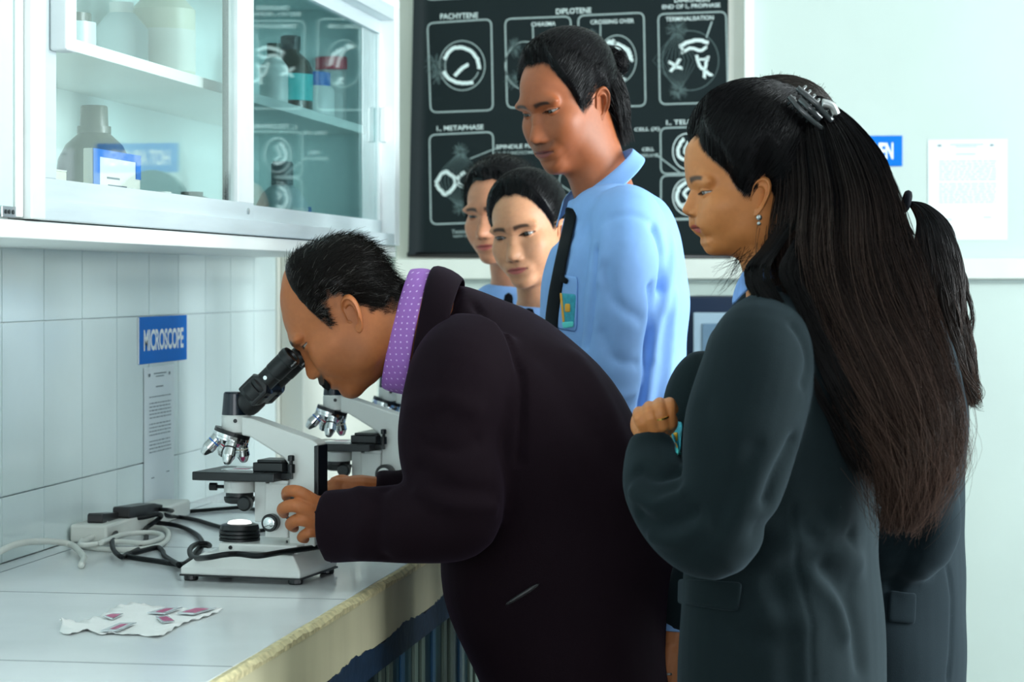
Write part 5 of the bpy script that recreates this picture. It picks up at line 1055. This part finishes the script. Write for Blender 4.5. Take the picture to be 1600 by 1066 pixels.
def behind():
    skin = L((194, 132, 100)); B = NP(); D0 = 5.3
    table = [(0, .078), (20, .080), (35, .075), (48, .05), (58, .02), (66, -.012), (74, -.012), (80, .014), (100, .018), (115, -.01), (135, -.05), (180, -.055)]
    H = Head(783, 331, D0, 30, 8, 4, .995, low=.96, wide=1.02, neck=W(803, 446, 5.36), nr=.05)
    head_mesh(B, H, skin, L((190, 92, 88)), na=240, ne=170, hu=.0022, hl=.0032, gaze=-.08, browth=.0048, browz=.0175, scalp=roots(table))
    hip = Vector((1.0, W(783, 331, D0).y+.02, .9)); nb = W(803, 446, D0+.06); neck(B, H, nb, skin, .052)
    P = B.build('person', [M_skin, M_eye]); tag(P, 'young man farthest back, half his face hidden by the pulled-back-hair woman', 'person')
    def extra(h, rng):
        D = fib(9000); hz = hairz(table); p = H.P(D); D = D[(hz(p) > .004)]; p = H.P(D, .006); n = len(D); tan = np.stack([.25*np.ones(n), .55-1.1*(p[:, 1] < 0), .25+0*p[:, 0]], 1)+rng.normal(0, .3, (n, 3)); ln = rng.uniform(.010, .028, n)*np.where(p[:, 2] > .06, 1, .5)
        Q = np.stack([p+D*(ln*.7*t)[:, None]+tan*(ln*.6*t*t)[:, None] for t in np.linspace(0, 1, 5)], 1); strands(h, H.world(Q.reshape(-1, 3)).reshape(Q.shape), .0007, BK*1.3)
    tied_hair(P, H, table, (0, -.9, .1), lambda p, d: .010+.010*sst(.04, .09, p[:, 2]), n=900, seed=9, extra=extra)
    mb = MB(); lat = xax(35)
    loft(mb, [(nb, .058, .06), (nb-UP*.04, .13, .085), (nb-UP*.1+Vector((.03, 0, 0)), .18, .105), (nb.lerp(hip, .4), .175, .115), (nb.lerp(hip, .7), .16, .11), (hip, .165, .11)], lat)
    for sg in (-1, 1):
        s0 = nb-UP*.09+lat*sg*.165+Vector((.03, 0, 0)); loft(mb, [(s0, .065, .065), (s0-UP*.14+Vector((.06, 0, 0)), .052, .052), (s0-UP*.28+Vector((.15, 0, 0)), .048, .048), (s0-UP*.45+Vector((.22, 0, 0)), .038, .038)], lat)
    V, N, F = remesh(mb, .01, 6); cloth('shirt', V, F, M_shirt, P)
    collar(P, H, nb-UP*.012, M_shirt, -fax(30), xax(30), .062, .034, drop=.03)
    band('tie', [drape(V, F, [(786, 456), (786, 490)], .004), drape(V, F, [(804, 456), (806, 490)], .004)], M_tie, P, .004)
    legs(P, hip+xax(35)*.09-UP*.02, hip-xax(35)*.09-UP*.02, fax(35))
behind()
# ---- young woman with long hair in the foreground
def longhair():
    skin = L((190, 120, 68)); B = NP(); D0 = 3.14; rng = np.random.RandomState(11)
    prof = [(.03, .110), (.062, .098), (.086, .0757), (.0925, .05), (.0924, .0316), (.0875, .008), (.097, -.008), (.1055, -.0205), (.1062, -.0245), (.1, -.031), (.0885, -.0356), (.0895, -.043), (.0890, -.0485), (.0835, -.0530), (.0828, -.0605), (.0765, -.069), (.0785, -.0800), (.0715, -.092), (.056, -.1)]
    table = [(0, .090), (15, .083), (25, .067), (36, .049), (54, .021), (62, -.003), (70, -.016), (77, -.017), (83, .003), (88, .014), (100, .014), (112, -.02), (125, -.05), (180, -.06)]
    H = Head(1165, 294, D0, 79, 7, 0, .88, prof=prof, low=.84, wide=.98, jaw=.95, cran=.01, fem=1, neck=W(1228, 462, 3.14), nr=.05)
    head_mesh(B, H, skin, L((170, 72, 70)), hu=.0016, hl=.0036, gaze=-.1, browz=.024, browth=.0046, ear_y=.016, scalp=roots(table))
    nb = W(1228, 462, D0); neck(B, H, nb, skin, .05)
    g = lambda x, y, e=0: W(x, y, 3.06+e)
    core(B, [nb, W(1165, 545, 3.0), W(1118, 835, 2.94), W(1050, 770, 3.0), W(1017, 700, 3.06)], .016, skin)
    hand(B, [([g(1017, 706), g(1019, 684), g(1024, 666)], [.018, .021, .021]), ([g(1028, 672, .012), g(1038, 660, .014)], [.018, .019]), ([g(1012, 672, -.012), g(1001, 655, -.020), g(999, 645, .002), g(1008, 652, .022)], [.0105, .0098, .009, .008]), ([g(1022, 668, -.018), g(1015, 648, -.024), g(1015, 637, .0), g(1024, 646, .022)], [.0108, .0102, .0094, .008]), ([g(1034, 664, -.018), g(1030, 642, -.022), g(1031, 631, .002), g(1039, 641, .022)], [.0105, .0100, .0092, .008]), ([g(1046, 662, -.012), g(1045, 640, -.014), g(1046, 630, .006), g(1052, 640, .022)], [.0098, .0092, .0085, .0075]), ([g(1008, 680, -.008), g(997, 668, .010), g(996, 656, .032)], [.0125, .0105, .009])], skin, .0017)
    P = B.build('person', [M_skin, M_eye]); tag(P, 'young woman with very long loose dark hair in a charcoal blazer nearest the camera', 'person')
    # ring on a finger
    q = g(1019, 659, -.0205); MB().lathe([(.0108, -.0018), (.0122, -.0012), (.0122, .0012), (.0108, .0018)], 24, M=rotM(g(1032, 652, -.0205), g(1030, 642, -.022)-g(1034, 664, -.018))).build('finger_ring', M_gold, P)
    q = W(1186, 340, D0-.074); er = MB(); ball(er, q, .0042, n=8); ball(er, q-UP*.008, .003, n=8); er.build('earring', M_steel, P)
    # hair on the head
    G = np.array((0, -.62, .78)); G /= np.linalg.norm(G)
    thick = lambda p, d: .010+.036*sst(-.35, .9, d @ G)
    def extra(h, rng):
        rings = [(1262, 152, 3.14, 20, .03), (1280, 190, 3.14, 50, .062), (1292, 245, 3.135, 81, .082), (1302, 300, 3.13, 90, .088), (1310, 350, 3.12, 98, .09), (1314, 400, 3.105, 108, .09), (1330, 470, 3.075, 110, .08), (1362, 550, 3.05, 108, .068), (1393, 630, 3.035, 96, .06), (1414, 710, 3.03, 66, .046), (1410, 775, 3.03, 38, .028), (1402, 830, 3.03, 14, .012)]
        fall(h, rng, rings, 3400, 44, np.array((.0045, .0045, .0055)), np.array((.046, .027, .021)), wave=.0135, clumps=120, mid=.55, rad=.00062, u0=-2.95, u1=.2, frizz=.0011, jr=.07)
        fall(h, rng, [(1266, 160, 3.13, 24, .035), (1285, 220, 3.13, 70, .075), (1304, 300, 3.12, 94, .092), (1312, 400, 3.1, 115, .095), (1345, 520, 3.06, 118, .08), (1392, 640, 3.03, 104, .066), (1420, 720, 3.02, 82, .055), (1415, 800, 3.02, 48, .035), (1408, 835, 3.02, 30, .02)], 620, 34, np.array((.008, .007, .007)), np.array((.055, .032, .024)), wave=.013, clumps=300, mid=.4, rad=.0004, jr=.10, frizz=.0024, shell=False)
        # side lock falling in front of the shoulder under the ear
        fall(h, rng, [(1285, 240, 3.10, 20, .02), (1272, 300, 3.09, 26, .022), (1254, 345, 3.068, 30, .024), (1228, 390, 3.055, 36, .028), (1212, 430, 3.04, 42, .035), (1240, 490, 3.02, 42, .035), (1285, 590, 3.0, 36, .03), (1325, 680, 3.0, 26, .025), (1350, 740, 3.0, 10, .01)], 1500, 30, np.array((.0045, .0045, .005)), np.array((.008, .007, .007)), u0=-3.6, u1=.5, wave=.004, clumps=60, rad=.0007, shell=False)
        # wisps under the jaw
        n = 46; t = np.linspace(0, 1, 12); Q = []
        for _ in range(n):
            a = W(rng.uniform(1150, 1180), rng.uniform(385, 410), 3.06); b = W(rng.uniform(1108, 1150), rng.uniform(405, 465), 3.05); c = a.lerp(b, .5)+Vector((0, 0, rng.uniform(-.012, .004))); Q.append([((1-x)**2*a+2*x*(1-x)*c+x*x*b)[:] for x in t])
        strands(h, np.array(Q), .0003, BK)
    tied_hair(P, H, table, G, thick, n=3400, seed=12, extra=extra, soft=.04, over=.9)
    # claw clip
    cl = MB(); c0 = W(1266, 170, 3.075); ax1 = (W(1292, 196, 3.075)-W(1244, 150, 3.075)).normalized(); nn = (CAM-c0).normalized(); ax2 = nn.cross(ax1)
    for sg in (-1, 1):
        for k in range(7):
            o = c0+ax1*((k-3)*.0085)+ax2*.004*sg; cl.tube(spline([o, o+ax2*sg*.006+nn*.008, o+ax2*sg*.012+nn*.002, o+ax2*sg*.013-nn*.012], 4), [.0022]*12+[.001], 6)
        cl.tube(spline([c0-ax1*.032+ax2*.008*sg+nn*.008, c0+ax2*.010*sg+nn*.014, c0+ax1*.032+ax2*.008*sg+nn*.008], 5), .0042, 8)
    cl.tube([c0-ax1*.02+nn*.012, c0+ax1*.02+nn*.012], .005, 10); cl.build('hair_clip', mat('clip_plastic', (.03, .035, .038), .12, var=.1, coat=.5), P, smooth=True)
    cl2 = MB().tube(spline([c0+ax1*.006+ax2*.016+nn*.012, c0+ax1*.018+ax2*.022+nn*.010, c0+ax1*.03+ax2*.018+nn*.008], 4), .0065, 8); cl2.build('clip_plate', M_steel, P, smooth=True)
    # blazer
    mb = MB(); lat = xax(116)
    loft(mb, [(W(1238, 452, D0), .062, .062), (W(1243, 482, D0), .125, .088), (W(1245, 535, D0), .178, .112), (W(1242, 640, D0), .180, .124), (W(1232, 760, D0), .168, .124), (W(1224, 860, D0), .168, .128), (W(1223, 960, D0), .18, .132), (W(1223, 1066, D0), .184, .135), (W(1222, 1160, D0), .186, .136)], lat, n=40, e=2.15)
    loft(mb, [(W(1210, 512, 3.07), .058, .058), (W(1190, 556, 3.0), .074, .074), (W(1166, 650, 2.965), .073, .077), (W(1142, 760, 2.945), .064, .066), (W(1118, 838, 2.94), .057, .056), (W(1072, 818, 2.965), .056, .056), (W(1031, 765, 3.01), .047, .047), (W(1017, 720, 3.045), .036, .036), (W(1017, 684, 3.06), .0275, .0275)], lat, sub=6)
    loft(mb, [(W(1310, 520, 3.24), .07, .07), (W(1320, 620, 3.31), .06, .06), (W(1250, 800, 3.36), .052, .052), (W(1150, 760, 3.36), .044, .044)], lat)
    ball(mb, W(1096, 640, 3.19), (.055, .055, .085)); ball(mb, W(1100, 720, 3.20), (.05, .055, .09))
    V, N, F = remesh(mb, .0055, 6); V = wob(V, N, .002, 18, 9); f = lambda *p: drape(V, F, p, 0)
    V = folds(V, N, [(f((1240, 790), (1243, 850), (1252, 910), (1264, 970), (1270, 1062)), .0045, -.002), (f((1000, 735), (1030, 745), (1062, 735)), .010, -.008), (f((990, 770), (1025, 790), (1070, 770)), .010, .007), (f((1000, 805), (1035, 820), (1085, 800)), .010, -.008), (f((1020, 840), (1060, 845), (1105, 820)), .010, .006), (f((1180, 700), (1150, 760), (1120, 820)), .014, -.005), (f((1200, 870), (1255, 840), (1300, 850), (1340, 880)), .018, .008), (f((1210, 900), (1270, 880), (1330, 920)), .018, -.008), (f((1200, 960), (1260, 975), (1300, 960)), .02, .006), (f((1185, 830), (1230, 810), (1290, 800)), .016, -.007), (f((1255, 600), (1262, 560), (1240, 510)), .008, -.005), (f((1200, 780), (1215, 740), (1240, 690)), .012, -.010), (f((1262, 830), (1290, 850), (1330, 840)), .012, -.009), (f((1275, 900), (1300, 930), (1320, 990)), .016, .008), (f((1290, 890), (1330, 960), (1345, 1040)), .016, -.008), (f((1100, 640), (1120, 720), (1118, 800)), .02, -.005), (f((1215, 930), (1230, 980), (1235, 1060)), .018, -.006), (f((1120, 960), (1160, 990), (1200, 1000)), .014, -.004)])
    J = cloth('blazer', V, F, M_blaz, P)
    fl_ = patch('pocket_flap', V, F, [(1060, 904), (1162, 910), (1156, 956), (1059, 944)], M_blaz, J, nx=8, off=.004, thick=.005)
    emblem(P, V, F, 1059, 684, 9, 28, J)
    # shirt collar at the throat and blazer collar
    band('shirt_collar', [[W(1145, 455, 3.085), W(1158, 424, 3.07), W(1178, 402, 3.065), W(1215, 408, 3.07), W(1260, 402, 3.14), W(1235, 405, 3.21)], [W(1140, 488, 3.09), W(1158, 462, 3.065), W(1184, 444, 3.055), W(1222, 432, 3.055), W(1278, 425, 3.14), W(1245, 428, 3.225)]], mat('striped_blue_shirt', L((120, 160, 222)), .7, var=.2, vscale=60, stretch=(8, 8, .3)), P, .003)
    band('blazer_collar', [[W(1136, 500, 3.075), W(1160, 472, 3.05), W(1190, 452, 3.045), W(1230, 440, 3.045), W(1285, 432, 3.13), W(1255, 436, 3.235)], [W(1140, 540, 3.05), W(1165, 505, 3.025), W(1195, 482, 3.02), W(1240, 466, 3.02), W(1305, 458, 3.13), W(1265, 460, 3.25)]], M_blaz, P, .005)
    legs(P, W(1218, 1180, D0)+lat*.09, W(1218, 1180, D0)-lat*.09, fax(116))
longhair()
# ---- ponytail student beyond her
def pony():
    skin = L((190, 128, 84)); B = NP(); D0 = 3.6
    table = [(0, .062), (35, .062), (58, .036), (70, -.02), (77, -.028), (84, .012), (100, .016), (112, -.01), (135, -.05), (180, -.06)]
    H = Head(1286, 332, D0, 84, 6, 0, .905); head_mesh(B, H, skin, L((160, 80, 75)), na=160, ne=120, scalp=roots(table))
    nb = W(1350, 470, D0); neck(B, H, nb, skin, .05); P = B.build('person', [M_skin, M_eye]); tag(P, 'student with a high curly ponytail and charcoal blazer behind the long-haired woman', 'person')
    tie = np.array((0, -.97, .12))
    def extra(h, rng):
        fall(h, rng, [(1392, 322, D0, 16, .018), (1416, 315, D0, 9, .010), (1438, 322, D0, 15, .017), (1457, 350, D0, 23, .024), (1466, 400, D0, 31, .03), (1470, 460, D0, 38, .034), (1476, 520, D0, 36, .034), (1490, 575, D0, 28, .028), (1508, 612, D0, 17, .018), (1516, 634, D0, 9, .01)], 1300, 40, np.array((.008, .008, .009)), np.array((.03, .017, .012)), u0=-3.6, u1=.6, wave=.008, clumps=60, rad=.0006, mid=.6, wl=3.2)
        t = np.linspace(0, 1, 30); Q = []   # curls at the tip
        for k in range(60):
            ph = rng.uniform(0, 6.28); a = W(1490+rng.uniform(-22, 15), 560+rng.uniform(-30, 20), D0); b = W(1512+rng.uniform(-14, 16), 618+rng.uniform(-12, 24), D0+rng.uniform(-.02, .02)); r = .012*t; Q.append([(a.lerp(b, x)+RT*(r_*math.cos(ph+9*x))+UP*(r_*.8*math.sin(ph+9*x)))[:] for x, r_ in zip(t, r)])
        strands(h, np.array(Q), .0007, np.array((.016, .011, .009)))
    tied_hair(P, H, table, tie, lambda p, d: .010+.006*sst(.02, .09, p[:, 2]), n=2600, seed=14, extra=extra)
    c = W(1416, 315, D0-.004); MB().tube(ringpts(c, (RT*.25+UP).normalized()*.0125, FW*.0125, 16)+[c+(RT*.25+UP).normalized()*.0125], .0062, 8).build('hair_tie', M_tie, P, smooth=True)
    mb = MB(); lat = xax(112)
    loft(mb, [(nb, .06, .06), (W(1362, 492, D0), .125, .088), (W(1378, 545, D0), .178, .108), (W(1392, 640, D0), .18, .118), (W(1388, 760, D0), .165, .115), (W(1384, 880, D0), .168, .12), (W(1382, 1000, D0), .18, .126), (W(1380, 1150, D0), .18, .126)], lat, n=36, e=2.15)
    loft(mb, [(W(1400, 535, 3.500), .07, .07), (W(1408, 600, 3.450), .07, .07), (W(1438, 740, 3.430), .056, .056), (W(1440, 850, 3.440), .052, .052), (W(1370, 860, 3.460), .046, .046)], lat)
    loft(mb, [(W(1400, 535, 3.700), .07, .07), (W(1430, 610, 3.760), .065, .065), (W(1440, 760, 3.780), .055, .055), (W(1350, 830, 3.760), .045, .045)], lat)
    V, N, F = remesh(mb, .007, 6); V = wob(V, N, .002, 20, 6); f = lambda *p: drape(V, F, p, 0)
    V = folds(V, N, [(f((1470, 620), (1480, 760), (1484, 900), (1482, 1060)), .006, -.005), (f((1440, 820), (1415, 870), (1395, 920)), .012, -.010), (f((1460, 700), (1440, 760), (1420, 810)), .012, .005)])
    J = cloth('blazer', V, F, M_blaz2, P); patch('pocket_flap', V, F, [(1388, 924), (1430, 926), (1428, 976), (1386, 972)], M_blaz2, J, off=.004, thick=.005)
    legs(P, W(1382, 1150, D0)+lat*.09, W(1382, 1150, D0)-lat*.09, fax(112))
pony()
# ---- student almost hidden behind the long-haired woman
def hidden():
    skin = L((176, 112, 72)); B = NP(); D0 = 3.97
    table = [(0, .062), (35, .062), (58, .036), (70, -.02), (77, -.02), (84, .012), (100, .016), (112, -.01), (135, -.05), (180, -.06)]
    H = Head(1208, 232, D0, 84, 8, 0, .98); head_mesh(B, H, skin, L((150, 75, 70)), na=140, ne=110, scalp=roots(table))
    nb = W(1240, 395, D0); neck(B, H, nb, skin, .052)
    g = lambda x, y, e=0: W(x, y, 3.78+e)
    core(B, [nb, W(1200, 480, 3.700), W(1130, 800, 3.720), W(1066, 960, 3.780)], .028, skin)
    hand(B, [([g(1066, 960), g(1060, 990), g(1056, 1015)], [.024, .030, .028]), ([g(1066, 985, .01), g(1062, 1020, .01)], [.026, .026]), ([g(1048, 1015, -.02), g(1044, 1045, -.02), g(1044, 1070, -.01), g(1048, 1088, 0)], [.0115, .011, .010, .008]), ([g(1055, 1022, -.02), g(1052, 1055, -.02), g(1052, 1082, -.01), g(1056, 1100, 0)], [.0115, .011, .010, .008]), ([g(1062, 1024, -.015), g(1060, 1055, -.015), g(1060, 1080, 0), g(1064, 1096, .01)], [.0115, .011, .010, .008]), ([g(1069, 1022, -.005), g(1068, 1048, -.005), g(1068, 1068, .01)], [.0105, .0095, .008]), ([g(1050, 985, .01), g(1040, 1010, .015), g(1037, 1035, .015)], [.0145, .012, .0095])], skin)
    P = B.build('person', [M_skin, M_eye]); tag(P, 'student hidden behind the long-haired woman, only hair top and hanging hand showing', 'person')
    q = g(1044, 1052, -.021); MB().lathe([(.0112, -.002), (.0122, -.0015), (.0122, .0015), (.0112, .002)], 16, M=rotM(g(1044, 1052, -.02), UP)).build('finger_ring', M_steel, P)
    def extra(h, rng):
        D = fib(5000); p = H.P(D); D = D[(hairz(table)(p) > .02)]; p = H.P(D, .010); n = len(D); tan = rng.normal(0, .6, (n, 3)); ln = rng.uniform(.004, .011, n)
        Q = np.stack([p+D*(ln*.7*t)[:, None]+tan*(ln*.6*t*t)[:, None] for t in np.linspace(0, 1, 5)], 1); strands(h, H.world(Q.reshape(-1, 3)).reshape(Q.shape), .0006, np.array((.03, .024, .02)))
    tied_hair(P, H, table, (0, -.9, .2), .014, n=900, seed=15, extra=extra, col=np.array((.02, .017, .015)))
    mb = MB(); lat = xax(92)
    loft(mb, [(nb, .06, .06), (W(1240, 425, D0), .13, .085), (W(1238, 480, D0), .175, .105), (W(1225, 640, D0), .175, .112), (W(1215, 800, D0), .16, .105), (W(1208, 940, D0), .165, .108), (W(1205, 1120, D0), .17, .11)], lat)
    loft(mb, [(W(1215, 480, 3.740), .07, .07), (W(1190, 600, 3.680), .062, .062), (W(1140, 790, 3.700), .055, .055), (W(1085, 915, 3.750), .044, .044), (W(1066, 972, 3.780), .037, .037)], lat)
    loft(mb, [(W(1225, 480, 3.940), .07, .07), (W(1230, 620, 4.000), .06, .06), (W(1215, 900, 4.000), .045, .045)], lat)
    V, N, F = remesh(mb, .008, 6); cloth('blazer', V, F, M_blaz2, P)
    c = W(1063, 983, 3.780); band('shirt_cuff', [ringpts(W(1066, 970, 3.780), RT*.034, FW*.034, 20), ringpts(W(1063, 984, 3.780), RT*.033, FW*.033, 20)], M_shirt, P, .003, True)
    legs(P, W(1206, 1080, D0)+lat*.09, W(1206, 1080, D0)-lat*.09, fax(92))
hidden()
